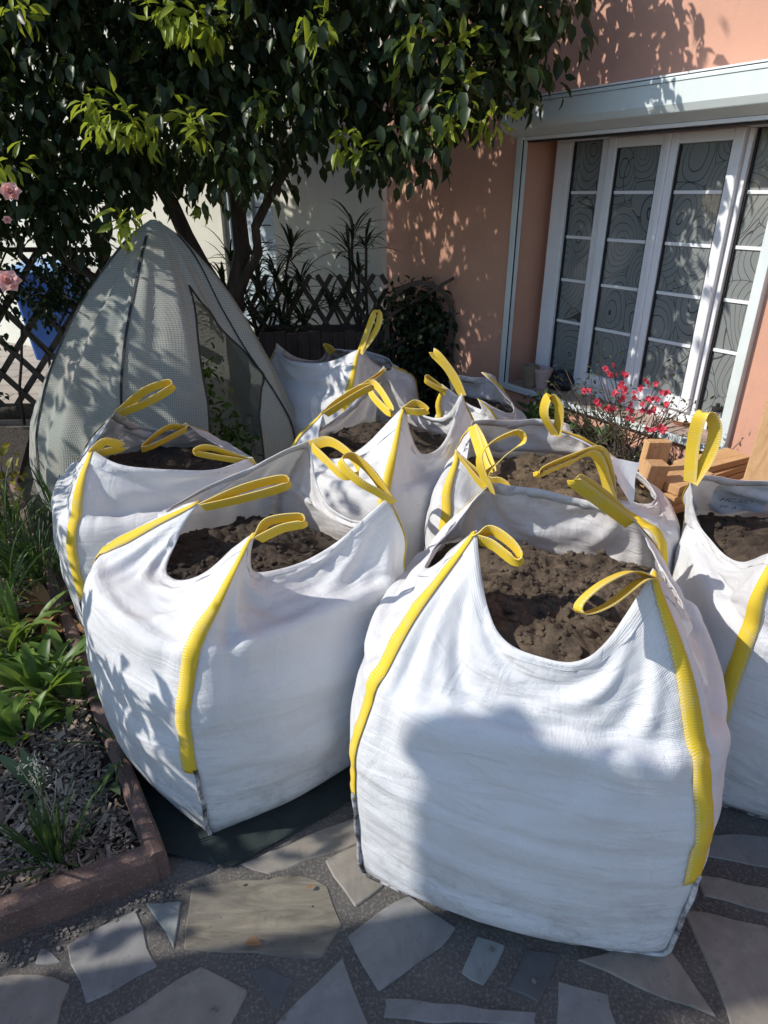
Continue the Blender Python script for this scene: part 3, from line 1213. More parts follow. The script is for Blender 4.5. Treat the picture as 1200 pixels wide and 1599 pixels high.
# wide bag with the scooped rim
bag1 = make_bag('white bulk bag of lumpy brown soil with low scooped rim, alone on the stone paving',
    [(-.05, 1.126), (.653, .925), (.83, 1.59), (.14, 1.80)],
    [at(745, 828, 1.25), at(1020, 888, 1.07), at(985, 806, 1.56), at(765, 757, 1.68)],
    [(.80, .03), (.80, .06), (.885, .03), (.80, .07)],
    [(loop((768, 830, 1.24), (798, 848, 1.19), (813, 870, 1.16), (800, 874, 1.17), (770, 852, 1.22)), UPF),
     (loop((985, 893, 1.05), (940, 912, 1.0), (905, 943, .97), (912, 958, .965), (950, 945, .985), (1000, 908, 1.04)), (.1, -.85, .5)),
     (loop((950, 782, 1.52), (908, 752, 1.48), (900, 754, 1.47), (945, 788, 1.5)), (.55, -.25, .8)),
     (loop((750, 722, 1.66), (766, 694, 1.64), (806, 676, 1.62), (815, 690, 1.62), (785, 716, 1.64), (762, 742, 1.66)), (.2, -.7, .6))],
    (.722, .02), n=52, m=56, seed=3, sides=[-1, -1, 1, 1], bulge=.092, strap_lo=.34, upow=3.4, soil_mat=M_SOIL_M, tilt=(0, -.14), soilcat='lumpy brown soil in the bag with the scooped rim')

bag2 = make_bag('white bulk bag with a corner seam facing out, beside the reddish kerb blocks',
    [(-.48, 1.24), (.05, 1.66), (-.40, 2.18), (-.93, 1.76)],
    [at(400, 830, 1.42), at(612, 773, 1.58), at(485, 688, 2.08), at(314, 782, 1.74)],
    [(.72, .10), (.70, -.02), (.74, .02), (.66, .13)],
    [(loop((420, 815, 1.42), (468, 808, 1.41), (474, 818, 1.40), (440, 826, 1.41)), UPF),
     (loop((580, 738, 1.60), (548, 712, 1.62), (532, 722, 1.60), (560, 752, 1.57), (595, 772, 1.57)), (.4, -.6, .7)),
     (loop((515, 690, 2.0), (548, 712, 1.9), (560, 738, 1.84), (535, 742, 1.86), (508, 718, 1.96)), (.2, -.5, .8)),
     (loop((380, 763, 1.73), (442, 748, 1.71), (446, 760, 1.70), (385, 778, 1.72)), UPF)],
    (.565, .05), n=52, m=56, seed=8, sides=[-1, 1, 1, 1], strap_lo=.31, soilcat='dark crumbly soil in the bag beside the reddish kerb')

bag3 = make_bag('white bulk bag with a printed label inside its wall, beside the cut timber',
    [(.92, 1.37), (1.62, 1.19), (1.80, 1.87), (1.08, 2.05)],
    [at(1210, 862, 1.34), (1.55, 1.35, .90), (1.62, 1.72, .86), at(1080, 743, 1.80)],
    [(.745, .03), (.74, .04), (.80, .02), (.70, -.02)],
    [([(1.0, 1.30, .93), (1.08, 1.25, .90), (1.06, 1.28, .87)], UPF),
     ([(1.5, 1.3, .96), (1.42, 1.3, .93)], UPF), ([(1.6, 1.75, .95), (1.5, 1.8, .93)], UPF),
     (loop((1082, 700, 1.79), (1092, 655, 1.77), (1105, 646, 1.77), (1117, 668, 1.77), (1108, 710, 1.78)), (.75, -.65, .1))],
    (.655, .02), n=44, m=48, seed=5, sides=[1, 1, 1, -1], soilcat='dark soil in the bag with the printed label')

bag4 = make_bag('white bulk bag slumped in front of the grey mesh plant cover',
    [(-1.13, 2.07), (-.50, 2.36), (-.78, 2.98), (-1.38, 2.74)],
    [at(143, 700, 2.20), at(395, 715, 2.36), at(290, 662, 2.66), at(185, 638, 2.62)],
    [(.74, -.02), (.66, .05), (.68, .02), (.70, .06)],
    [([], UPF) and (loop((165, 690, 2.2), (190, 700, 2.25)), UPF),
     (loop((330, 700, 2.34), (305, 706, 2.32), (325, 712, 2.33)), UPF),
     (loop((262, 668, 2.6), (232, 690, 2.5), (222, 702, 2.46), (246, 694, 2.5)), (.3, -.5, .8)),
     (loop((225, 612, 2.58), (264, 598, 2.56), (266, 608, 2.55), (228, 630, 2.58)), UPF)],
    (.545, .02), wob=.026, n=30, m=34, seed=21, sides=[1, 1, 1, 1], zsh=.54, soilcat='dark soil in the bag by the mesh plant cover')

bag5 = make_bag('white bulk bag of light sandy soil beside the flowering shrub',
    [(.20, 1.98), (.92, 1.84), (1.03, 2.50), (.33, 2.66)],
    [at(712, 702, 2.04), at(958, 782, 1.93), at(868, 672, 2.42), at(738, 658, 2.46)],
    [(.67, .05), (.70, .02), (.80, -.01), (.68, .04)],
    [(loop((760, 748, 1.98), (782, 752, 1.95), (792, 762, 1.94), (765, 768, 1.97)), UPF),
     (loop((950, 735, 1.92), (934, 702, 1.90), (890, 714, 1.86), (846, 733, 1.83), (846, 741, 1.83), (892, 722, 1.87), (932, 712, 1.91)), (.3, -.55, .8)),
     (loop((850, 648, 2.40), (857, 620, 2.39), (872, 632, 2.38), (873, 658, 2.40)), (.75, -.65, .1)),
     (loop((745, 690, 2.36), (758, 728, 2.24), (768, 735, 2.22), (752, 690, 2.35)), (.8, -.5, .3))],
    (.60, .06), wob=.026, n=30, m=34, seed=13, sides=[1, -1, 1, 1], soil_mat=M_SOIL_L, soilcat='light sandy soil in the bag beside the flowering shrub')

bag6 = make_bag('white bulk bag with dappled sides wedged between five other bags',
    [(.0, 2.30), (.44, 2.80), (-.02, 3.28), (-.46, 2.78)],
    [at(632, 633, 2.44), at(722, 610, 2.76), at(600, 572, 3.12), at(507, 640, 2.72)],
    [(.66, .03), (.68, .02), (.66, .0), (.64, .02)],
    [(loop((650, 630, 2.42), (668, 641, 2.40), (655, 644, 2.41)), UPF),
     (loop((700, 578, 2.76), (677, 553, 2.78), (686, 556, 2.76), (710, 588, 2.75)), (.6, -.6, .5)),
     (loop((560, 606, 3.0), (585, 600, 2.95), (612, 640, 2.75), (602, 640, 2.78), (578, 608, 2.95)), (.4, -.5, .7)),
     (loop((525, 630, 2.70), (560, 608, 2.68), (582, 604, 2.66), (560, 616, 2.67)), UPF)],
    (.57, .03), wob=.024, n=28, m=32, seed=30, sides=[-1, 1, 1, 1], zsh=.54, soilcat='dark soil in the bag wedged among the others')

bag7 = make_bag('bluish white bulk bag standing against the dark wooden trough',
    [(-.20, 3.40), (.20, 3.90), (-.28, 4.34), (-.68, 3.90)],
    [at(562, 545, 3.46), at(612, 574, 3.72), at(512, 546, 4.1), at(432, 536, 3.86)],
    [(.76, .02), (.74, .02), (.70, .0), (.79, -.01)],
    [(loop((575, 516, 3.46), (585, 490, 3.46), (593, 492, 3.45), (588, 515, 3.45)), (.8, -.6, .1)),
     None, (loop((508, 540, 4.1), (520, 545, 4.08)), UPF), None],
    (.58, .02), wob=.024, n=24, m=28, seed=41, sides=[-1, 1, 1, 1], soilcat='soil in the bag against the dark wooden trough')

bag8 = make_bag('greyish white bulk bag pushed up to the pink wall',
    [(.30, 3.36), (.64, 3.16), (.76, 3.46), (.44, 3.74)],
    [at(690, 600, 3.3), at(745, 622, 3.14), at(752, 582, 3.45), at(700, 585, 3.6)],
    [(.64, .02), (.62, .02), (.72, .0), (.66, .01)],
    [(loop((668, 590, 3.3), (666, 596, 3.28), (695, 612, 3.26)), UPF), None, None, None],
    (.54, .02), wob=.024, n=22, m=26, seed=55, zsh=.52, bulge=.06, soilcat='soil in the bag pushed up to the pink wall')
# ---------------------------------------------------------------- plant materials
M_LEAF = leaf_mat('tree_leaf', (.012, .023, .010), (.036, .056, .019), (.10, .16, .02), .16, .38)
M_YOUNG = leaf_mat('young_leaf', (.15, .20, .024), (.31, .37, .05), (.42, .50, .04), .36, .4)
M_DARK = leaf_mat('dark_leaf', (.010, .020, .010), (.030, .048, .020), (.05, .09, .02), .14, .35)
M_OLEA = leaf_mat('strap_leaf', (.012, .022, .012), (.040, .058, .026), (.06, .09, .02), .12, .4)
M_HOST = leaf_mat('bed_leaf', (.055, .11, .022), (.15, .23, .05), (.26, .38, .05), .3, .4)
M_GRAS = leaf_mat('grass_leaf', (.022, .048, .018), (.065, .11, .035), (.12, .2, .03), .22, .45)
M_ROSE = leaf_mat('rose_leaf', (.020, .045, .016), (.075, .105, .03), (.16, .22, .03), .24, .4)
M_RUST = leaf_mat('rusty_leaf', (.22, .12, .06), (.42, .24, .12), (.5, .28, .12), .25, .5)
M_SAGE = leaf_mat('sage_leaf', (.08, .12, .06), (.14, .19, .10), (.2, .28, .1), .2, .6)
M_SHRUB = leaf_mat('shrub_leaf', (.04, .075, .018), (.11, .17, .03), (.2, .3, .03), .25, .4)
M_BARK = wood('bark', (.022, .018, .014), (.075, .06, .047), 2.0, 2, .9)
M_STEM = plain('green_brown_stem', (.05, .055, .03), .7, .3, 20, .2)
M_PINKF = leaf_mat('pink_petal', (.78, .46, .42), (.88, .66, .60), (.9, .5, .45), .35, .5)
M_AZAL = leaf_mat('crimson_petal', (.55, .035, .07), (.74, .11, .15), (.9, .1, .12), .3, .5)
M_SLAT = wood('weathered_slat', (.035, .026, .02), (.12, .092, .07), 2.0, 2, .85)


def ball_pts(n, c, r, flat=1.0, shell=.35):
    d = _unit(rng.normal(size=(n, 3)))
    q = (shell + (1 - shell) * rng.random((n, 1))) * r
    return np.array(c) + d * q * np.array([1, 1, flat]), d


def foliage(name, clumps, per, ln, wd, mat, parent, hang=.8, fold=.2, droop=.2, dens=None):
    """Leaves spread through many overlapping clumps; hang pulls their tips downward."""
    Ps, Ds = [], []
    for c, r in clumps:
        k = int(per * (r / .3) ** 2)
        p, d = ball_pts(k, c, r, .85, .15)
        Ps.append(p)
        Ds.append(d)
    P, D = np.concatenate(Ps), np.concatenate(Ds)
    ax = D * .7 + rng.normal(size=D.shape) * .45 + np.array([0, 0, -hang])
    up = D * .4 + np.array([0, 0, .9]) + rng.normal(size=D.shape) * .5
    n = len(P)
    L = ln * (.65 + .6 * rng.random(n))
    return link(name, leaf_mesh(name, P, ax, up, L, L * wd / ln, fold, droop), mat, parent)


def limb(mb, a, b, r0, r1, seed, sag=.08, n=7):
    r_ = random.Random(seed)
    a, b = Vector(a), Vector(b)
    pts = []
    for i in range(n):
        t = i / (n - 1)
        j = Vector((r_.gauss(0, 1), r_.gauss(0, 1), r_.gauss(0, .6))) * sag * math.sin(math.pi * t) * .7
        pts.append(a.lerp(b, t) + j)
    mb.tube(pts, [r0 + (r1 - r0) * i / (n - 1) for i in range(n)], 8)


# ---------------------------------------------------------------- the big tree
tr = empty('broadleaf_tree', (-1.05, 4.62, 0), 0, 'large dark leafy tree overhanging the bags beside the pink wall', 'tree')
o_ = Vector((1.05, -4.62, 0))
tk = MB()
fork = [at(352, 470, 4.62), at(268, 350, 4.5), at(372, 330, 4.6), at(420, 330, 4.4)]
limb(tk, (-1.02, 4.62, -.05), (-1.04, 4.62, .95), .085, .065, 1, .03)
limb(tk, (-1.05, 4.62, .85), (-1.42, 4.45, 1.9), .060, .042, 2, .05)
limb(tk, (-1.03, 4.62, .85), (-.90, 4.55, 2.1), .062, .040, 3, .05)
limb(tk, (-1.00, 4.60, .95), (-.55, 4.3, 1.9), .036, .022, 4, .05)
limb(tk, (-1.42, 4.45, 1.85), (-2.3, 3.7, 2.7), .042, .018, 5, .1)
limb(tk, (-1.42, 4.45, 1.85), (-1.2, 3.7, 3.0), .040, .018, 6, .1)
limb(tk, (-.90, 4.55, 2.05), (-.2, 3.8, 2.5), .038, .016, 7, .1)
limb(tk, (-.90, 4.55, 2.05), (-.6, 4.2, 3.4), .038, .016, 8, .1)
limb(tk, (-.2, 3.8, 2.5), (.55, 3.5, 2.35), .016, .007, 9, .06)
limb(tk, (-1.15, 4.60, .55), (-2.0, 4.1, 1.35), .036, .018, 10, .05)
tk.v = [tuple(Vector(v) + o_) for v in tk.v]
tk.build('trunk', M_BARK, tr, smooth=True)


def lower_edge(px):
    """Lower outline of the crown."""
    tab = [(-200, 430), (0, 400), (120, 380), (200, 335), (300, 315), (360, 300), (440, 285), (490, 235), (560, 255), (620, 270), (690, 275), (740, 205), (800, 180), (840, 90), (900, 15)]
    for (a, ya), (b, yb) in zip(tab, tab[1:]):
        if a <= px <= b: return ya + (yb - ya) * (px - a) / (b - a)
    return -100


cr = random.Random(3)
clumps = []
for px in range(-260, 900, 62):
    le = lower_edge(px)
    py = le - 45
    while py > -260:
        for q in range(2):
            x, y = px + cr.uniform(-32, 32), py + cr.uniform(-30, 25)
            Y = cr.uniform(3.35, 4.0) if q == 0 else cr.uniform(4.1, 4.9)
            if px > 640: Y = cr.uniform(3.25, 3.75)
            if q == 1 and px > 640: continue
            if q == 1 and cr.random() < .55: continue
            p = at(x, y, Y)
            clumps.append((p + o_, cr.uniform(.17, .29)))
        py -= 62
for px in range(-120, 430, 62):
    for py in range(-80, 270, 62):
        p = at(px + cr.uniform(-30, 30), py + cr.uniform(-30, 30), cr.uniform(5.15, 5.65))
        clumps.append((p + o_, cr.uniform(.22, .32)))
vis = len(clumps)
# crown goes on above and to the left, out of view, spread there for its shade
for i in range(105):
    p = Vector((cr.uniform(-4.6, .15), cr.uniform(3.0, 5.0), cr.uniform(2.7, 4.3)))
    if p.x > -.9 and p.z > 3.9: continue
    if p.y < 3.25 and p.x > -1.2: continue
    clumps.append((p + o_, cr.uniform(.24, .36)))
for i in range(30):
    p = Vector((cr.uniform(-4.4, -2.75), cr.uniform(2.7, 4.6), cr.uniform(1.5, 2.8)))
    clumps.append((p + o_, cr.uniform(.25, .36)))
foliage('crown', clumps[:vis], 145, .078, .044, M_LEAF, tr, .95)
foliage('upper_crown', clumps[vis:], 34, .098, .056, M_LEAF, tr, .95)
# fresh shoots
ys = []
for px, py, Y, r in ((175, 185, 3.25, .13), (140, 160, 3.25, .09), (215, 200, 3.25, .11), (290, 30, 3.3, .13), (330, 45, 3.3, .10), (262, 15, 3.3, .10), (490, 38, 3.3, .10), (312, 205, 3.3, .09), (300, 185, 3.4, .08),
                     (405, 160, 3.4, .08), (420, 180, 3.4, .06), (200, 340, 3.35, .09), (190, 360, 3.35, .06), (15, 260, 3.2, .08), (720, 150, 3.2, .10), (700, 190, 3.25, .09), (770, 185, 3.2, .08), (540, 215, 3.3, .08),
                     (570, 240, 3.3, .06), (30, 20, 3.2, .08), (640, 60, 3.25, .09), (715, 80, 3.25, .09), (315, 330, 3.9, .06)):
    ys.append((at(px, py, Y) + o_, r))
ysh = foliage('young_shoots', ys, 260, .078, .030, M_YOUNG, tr, .35, .2, .3)
ysh['kind'] = 'stuff'

# ---------------------------------------------------------------- roses in the bed (mostly left of the view)
def rose_bush(label, base, clumps, per, flowers, ln=.05):
    t = empty('rose_bush', base, 0, label, 'rose', 'roses in the garden bed')
    b = Vector(base)
    m = MB()
    for i, (c, r) in enumerate(clumps):
        limb(m, (0, 0, 0), Vector(c) - b, .010, .004, 50 + i, .08)
    m.build('stems', M_STEM, t, smooth=True)
    foliage('leaves', [(Vector(c) - b, r) for c, r in clumps], per, ln, ln * .58, M_ROSE, t, .3)
    for (p, r) in flowers:
        p = Vector(p) - b
        P, A, U, L = [], [], [], []
        for ring, (k, el, sc) in enumerate(((6, .15, 1.0), (6, .55, .85), (5, 1.0, .62), (4, 1.35, .4))):
            for q in range(k):
                a = 2 * math.pi * (q + ring * .4) / k
                d = Vector((math.cos(a) * math.cos(el), math.sin(a) * math.cos(el), math.sin(el)))
                Q = Vector((.35, -.75, .55)).to_track_quat('Z', 'Y')
                P.append(p + Q @ Vector((0, 0, ring * .002))); A.append(Q @ d); U.append(Q @ Vector((-d.x * d.z, -d.y * d.z, 1))); L.append(r * sc)
        link('flower', leaf_mesh('flower', P, A, U, L, np.array(L) * 1.05, .22, -.12), M_PINKF, t)
    return t


rose_bush('pink flowered rose by the lattice fence', (-1.95, 2.75, .05),
          [((-1.60, 2.62, 1.42), .16), ((-1.55, 2.5, 1.22), .10), ((-1.9, 2.8, 1.3), .30), ((-2.1, 2.6, .95), .30), ((-2.3, 2.9, 1.5), .32), ((-2.2, 2.4, 1.3), .28), ((-1.62, 2.6, 1.62), .14), ((-2.35, 2.2, 1.0), .3),
           ((-2.4, 2.5, 1.75), .3), ((-2.05, 2.3, 1.62), .26), ((-2.2, 2.05, 1.2), .26), ((-2.15, 2.15, .85), .22), ((-2.6, 2.3, 1.9), .3), ((-2.6, 2.0, 1.5), .3), ((-2.3, 2.35, 2.2), .2), ((-2.5, 1.9, 2.3), .18), ((-2.6, 2.8, 2.1), .3)], 190,  # outer clumps added out of view to shade the slumped bag
          [(at(17, 302, 2.55), .040), (at(14, 442, 2.35), .046), (at(12, 345, 2.6), .018)])
rose_bush('leafy rose without flowers, added out of view for its leaf shadow', (-1.95, 1.45, .05),  # unseen bush, added to throw leaf shadow on the kerb-side bag
          [((-1.78, 1.30, 1.16), .20), ((-2.0, 1.2, .9), .24), ((-2.3, 1.3, 1.4), .26), ((-2.25, 1.0, 1.2), .25), ((-2.5, .85, 1.5), .28), ((-1.48, 1.08, 1.12), .12), ((-1.50, 1.12, .95), .13), ((-1.55, 1.20, 1.04), .11)], 130, [], .09)
ov = empty('shade_shrub', (-2.75, .95, 0), 0, 'rounded green shrub added out of view to shade the bed and paving', 'shrub')  # unseen shrub, put here to cast shade on bed and paving
foliage('leaves', [((x, y, z), .26) for x in (-.25, .1) for y in (-.15, .25, .65, 1.1) for z in (.3, .7, 1.05)], 120, .055, .03, M_SHRUB, ov, .2)
foliage('upper_leaves', [((x, y, z), .22) for x in (-.2, .1) for y in (-.36, -.14, .08) for z in (1.15, 1.4)], 200, .055, .03, M_SHRUB, ov, .2)
m = MB()
for i in range(6): limb(m, (0, .3 * i - .3, 0), (.05 * i - .1, .3 * i - .35, 1.3), .018, .008, 80 + i)
m.build('stems', M_BARK, ov, smooth=True)
# unseen ivy-topped pillar, added to shade the scooped bag and the paving
pi = empty('shade_pillar', (-2.70, .37, 0), 0, 'tall rendered pillar with ivy round its cap, added out of view for its shadow', 'pillar')
m = MB()
m.box(-.15, .15, -.14, .14, -.1, 2.82)
m.build('shaft', M_CREAM, pi, bevel=.01)
MB().add([(-.19, -.18, 2.822), (.19, -.18, 2.822), (.19, .18, 2.822), (-.19, .18, 2.822), (-.19, -.18, 2.87), (.19, -.18, 2.87), (.19, .18, 2.87), (-.19, .18, 2.87), (0, 0, 2.95)],
         [(0, 3, 2, 1), (0, 1, 5, 4), (1, 2, 6, 5), (2, 3, 7, 6), (3, 0, 4, 7), (4, 5, 8), (5, 6, 8), (6, 7, 8), (7, 4, 8)]).build('cap', plain('cap_stone', (.35, .34, .32)), pi)
foliage('ivy', [((.05, -.06, 3.05), .13), ((-.05, -.16, 3.12), .14), ((0, -.2, 3.0), .13), ((.1, .12, 2.75), .10), ((.08, -.15, 2.6), .12)], 300, .055, .045, M_DARK, pi, .6)  # clumps shaped to give the pillar's shadow its leafy top edge

# ---------------------------------------------------------------- lattice fences, trough, strap-leaved shrubs
def lattice(label, org, ax, width, h, step, w, th, lean=.85, group=None):
    t = empty('lattice_fence', org, math.atan2(ax[1], ax[0]), label, 'fence', group)
    k = 0
    for sgn in (1, -1):
        x = -h * lean
        while x < width + h * lean:
            pts = []
            a = Vector((x, .012 * sgn, 0))
            b = Vector((x + h * lean * sgn, .012 * sgn, h))
            # clip to the panel
            ta, tb = 0., 1.
            dx = b.x - a.x
            for lo, hi in ((0, width),):
                t0, t1 = (lo - a.x) / dx, (hi - a.x) / dx
                if t0 > t1: t0, t1 = t1, t0
                ta, tb = max(ta, t0), min(tb, t1)
            if tb - ta > .12:
                MB().bar(a.lerp(b, ta), a.lerp(b, tb), w, th, (0, 1, 0)).build('slat', M_SLAT, t, bevel=.004)
            x += step
    return t


lt = lattice('diagonal wooden lattice fence under the pink roses', (-5.0, 4.85, .10), (1, .0), 3.05, 1.15, .26, .042, .02)
MB().tube([(-.05, 0, .0), (1.5, .01, .0), (3.1, 0, .01)], [.06, .065, .06], 8).build('bottom_rail', M_SLAT, lt, smooth=True)
MB().bar((0, 0, 1.16), (3.05, 0, 1.16), .05, .03).build('top_rail', M_SLAT, lt)
for x in (.02, 1.55, 3.03): MB().box(x - .035, x + .035, .03, .10, -.1, 1.3).build('post', M_SLAT, lt, bevel=.005)
cl = empty('climbing_rose', (-2.6, 4.7, .05), 0, 'dark climbing rose covering the top of the lattice fence', 'rose')
foliage('leaves', [((cr.uniform(-1.3, .75), cr.uniform(-.18, .12), cr.uniform(.85, 1.85)), cr.uniform(.14, .24)) for k in range(70)] + [((cr.uniform(-1.1, -.1), cr.uniform(-.25, -.05), cr.uniform(.15, .85)), .10) for k in range(16)], 170, .05, .032, M_DARK, cl, .6)
m = MB()
for i in range(8): limb(m, (.2 * i - 1.1, 0, 0), (.22 * i - 1.0, -.03, 1.5), .012, .006, 160 + i, .08)
m.build('stems', M_BARK, cl, smooth=True)
lattice('low wooden lattice fence above the dark trough', (-1.0, 4.98, .62), (1, .05), 1.02, .46, .155, .036, .014, .62)
M_TROUGH = wood('dark_trough_wood', (.016, .011, .010), (.05, .034, .028), 1.5, 2, .7)
tg = empty('wooden_trough', (-.40, 4.72, 0), .05, 'dark brown wooden trough behind the bluish white bag', 'planter')
for k in range(11):
    MB().box(-.44 + k * .08, -.44 + k * .08 + .077, -.16, -.135, .02, .755 + .008 * math.sin(k * 2)).build('board', M_TROUGH, tg, bevel=.003)
m = MB(); m.box(-.44, .44, .135, .16, .02, .75); m.box(-.465, -.441, -.16, .16, .02, .75); m.box(.441, .465, -.16, .16, .02, .75); m.box(-.44, .44, -.134, .134, .02, .68)
m.build('sides', M_TROUGH, tg)


def strap_shrub(label, base, heads, n, ln, wd, stems=True, seed=1):
    t = empty('strap_leaved_shrub', base, 0, label, 'shrub')
    b = Vector(base)
    m = MB()
    Rt, D = [], []
    r_ = np.random.default_rng(seed)
    for i, h in enumerate(heads):
        hv = Vector(h) - b
        limb(m, (r_.normal(0, .03), r_.normal(0, .03), 0), hv, .014, .009, 300 + i + seed, .05)
        for q in range(n):
            a = r_.random() * 6.283
            e = r_.uniform(-.1, 1.25)
            Rt.append(tuple(hv + Vector((0, 0, -.10 * r_.random()))))
            D.append((math.cos(a) * math.cos(e), math.sin(a) * math.cos(e), math.sin(e)))
    m.build('stems', M_BARK, t, smooth=True)
    k = len(Rt)
    link('leaves', blade_mesh('leaves', Rt, D, ln * (.6 + .6 * r_.random(k)), wd * (.7 + .5 * r_.random(k)), .55 + .5 * r_.random(k), 6), M_OLEA, t)
    return t


strap_shrub('dark strap-leaved shrub with many heads beside the tree trunk', (-.85, 5.02, .3),
            [at(x, y, Y) for x, y, Y in ((395, 395, 4.95), (430, 420, 4.9), (455, 385, 5.0), (350, 440, 4.9), (380, 470, 4.9), (415, 480, 4.85), (450, 460, 4.9), (330, 480, 4.95), (470, 430, 5.0), (360, 400, 5.0), (440, 500, 4.9), (400, 440, 5.0), (475, 490, 4.95), (345, 510, 5.0))], 26, .26, .022, seed=4)
strap_shrub('tall dark strap-leaved shrub on a bare stem before the cream wall', (-.16, 5.05, .3),
            [at(x, y, Y) for x, y, Y in ((552, 350, 5.0), (572, 372, 5.0), (545, 385, 5.0), (560, 420, 5.05), (515, 470, 4.95), (540, 460, 5.0))], 17, .26, .024, seed=9)

# dark bush on an arched trellis by the pink wall
bu = empty('climber_bush', (.26, 4.62, 0), 0, 'dark glossy climber on an arched trellis against the pink wall', 'bush')
foliage('leaves', [((.12 * a, .05 * b, .18 + .13 * c), .17) for a in (-1.4, -.5, .4, 1.2) for b in (-1, 1) for c in range(7) if not (c > 5 and a > .9)], 150, .06, .034, M_DARK, bu, .5)
m = MB()
arch = [(-.24, -.08, 0), (-.24, -.08, .86)] + [(-.24 + .22 * (1 - math.cos(a)), -.08, .86 + .22 * math.sin(a)) for a in [k * math.pi / 10 for k in range(1, 10)]] + [(.20, -.08, .86), (.20, -.08, 0)]
for a, b in zip(arch, arch[1:]): m.bar(a, b, .03, .018, (0, 1, 0))
m.build('arch', M_SLAT, bu)
for k in range(4):
    MB().bar((-.24, -.09, .2 + k * .22), (.2, -.09, .45 + k * .22), .02, .01, (0, 1, 0)).build('slat', M_SLAT, bu)

# ---------------------------------------------------------------- mesh plant cover with a shrub inside
def cover_mat():
    t = NT('cover_mesh')
    uv = t.coord('UV')
    sx = t.n('SeparateXYZ')
    t.l(uv, sx.inputs[0])
    a = t.math('SINE', t.math('MULTIPLY', sx.outputs['X'], 2 * math.pi / .0105))
    b = t.math('SINE', t.math('MULTIPLY', sx.outputs['Y'], 2 * math.pi / .0105))
    hole = t.math('MULTIPLY', t.math('GREATER_THAN', a, .1), t.math('GREATER_THAN', b, .1))
    v = t.coord('Object')
    g = t.noise(v, 2.5, 5, .6)
    c = t.ramp(g, [(.35, (.37, .41, .37)), (.65, (.47, .45, .39))])
    c = t.mix(t.math('MULTIPLY', hole, .72), c, (.07, .078, .07))
    t.col(c)
    t.set(Roughness=.6)
    t.bump(t.math('ADD', a, b), .4, .002)
    mx = t.translucent((.35, .37, .33), .22)
    tp = t.n('BsdfTransparent')
    m2 = t.n('MixShader')
    t.l(t.math('MULTIPLY', hole, .35), m2.inputs[0])
    t.l(mx.outputs[0], m2.inputs[1])
    t.l(tp.outputs[0], m2.inputs[2])
    t.l(m2.outputs[0], t.out.inputs['Surface'])
    return t.m


M_COVER = cover_mat()
M_ZIP = plain('black_zip', (.012, .012, .013), .6, .1, 20, 0)
CV = empty('plant_cover', (-1.31, 3.56, 0), 0, 'grey green mesh plant cover standing like a tent, one flap open', 'cover')
HC = 1.49
prof_z = np.array([0, .18, .45, .75, 1.0, 1.2, 1.37, 1.46, HC])
prof_r = np.array([.715, .725, .68, .555, .415, .28, .157, .076, .012])
zz = np.linspace(0, HC, 46)
rr = np.interp(zz, prof_z, prof_r)
for _ in range(3): rr[1:-1] = (rr[:-2] + 2 * rr[1:-1] + rr[2:]) / 4


def cover_pt(th, z, r, wob=1):
    fold = .030 * math.sin(th * 5 + z * 1.2 + .8 * math.sin(th * 2)) + .014 * math.sin(th * 13 - z * 3.1) + .006 * math.sin(th * 29)
    # tip leans to the right as in a cover hung on one cane
    lx = .16 * (z / HC) ** 2
    q = r * (1 + wob * fold / max(.25, r) * min(1, r * 3))
    # corners of the four panels stand out a little
    q *= 1 + .05 * math.cos(4 * th + .6)
    return (q * math.cos(th) * (1.12 if math.cos(th) > 0 else 1.0) + lx, q * math.sin(th) * .64, z)


rows, uvr = [], []
nc = 150
OL = [(0, -.88), (.3, -.885), (.45, -.89), (.64, -.89), (.80, -.915), (1.02, -.935), (1.14, -.945)]     # height, x of the left edge
OR = [(0, -.66), (.3, -.645), (.46, -.635), (.72, -.655), (.85, -.72), (1.0, -.825), (1.14, -.935)]
for i, z in enumerate(zz):
    lx = .16 * (z / HC) ** 2 - 1.31
    def ang(tab):
        x = np.interp(z, [q[0] for q in tab], [q[1] for q in tab])
        return -math.acos(max(-.98, min(.98, (x - lx) / rr[i] / (1.12 if x > lx else 1.0))))
    if z < 1.14:
        tl, t0 = ang(OL), ang(OR)
    else:
        f = 0
        tl, t0 = ta - .0 * f, ta
    ta = (tl + t0) / 2
    t1 = tl + 2 * math.pi
    row = []
    for k in range(nc):
        th = t0 + (t1 - t0) * k / (nc - 1)
        row.append(cover_pt(th, z, rr[i]))
    rows.append(row)
    uvr.append([(k / (nc - 1) * 4.2 * rr[i] / .8 if False else k / (nc - 1) * 4.4, z * 1.25) for k in range(nc)])
body = link('cover_sheet', grid_mesh('cover_sheet', rows, np.array(uvr)), M_COVER, CV, smooth=True)
for th0, bend in ((-1.62, .02), (-2.55, .0), (-.22, .06)):
    pts = []
    for i in range(1, len(zz) - 2, 2):
        p = Vector(cover_pt(th0 + bend * math.sin(zz[i] * 5), zz[i], rr[i] + .006))
        pts.append(p)
    ribbon('zip', pts, (math.sin(-th0), math.cos(th0), 0), .012 if th0 != -2.05 else .006, M_ZIP, CV, .003, n=40)
for e in (0, nc - 1):
    pts = [Vector(rows[i][e]) for i in range(0, 38, 2)]
    ribbon('edge_binding', pts, (math.sin(.9), math.cos(.9), 0), .010, M_ZIP, CV, .004, n=40)
sh = empty('covered_shrub', (-1.24, 3.56, 0), 0, 'leafy green shrub showing through the open flap of the cover', 'shrub')
foliage('leaves', [((.20 + .08 * math.sin(k * 2.1), -.08 + .08 * math.cos(k * 3.3), .12 + k * .062), .17) for k in range(12)] + [((0, 0, .2 + .14 * k), .20) for k in range(5)] + [((.42, -.10, .2 + .08 * k), .13) for k in range(4)], 190, .05, .026, M_SHRUB, sh, .1)
m = MB()
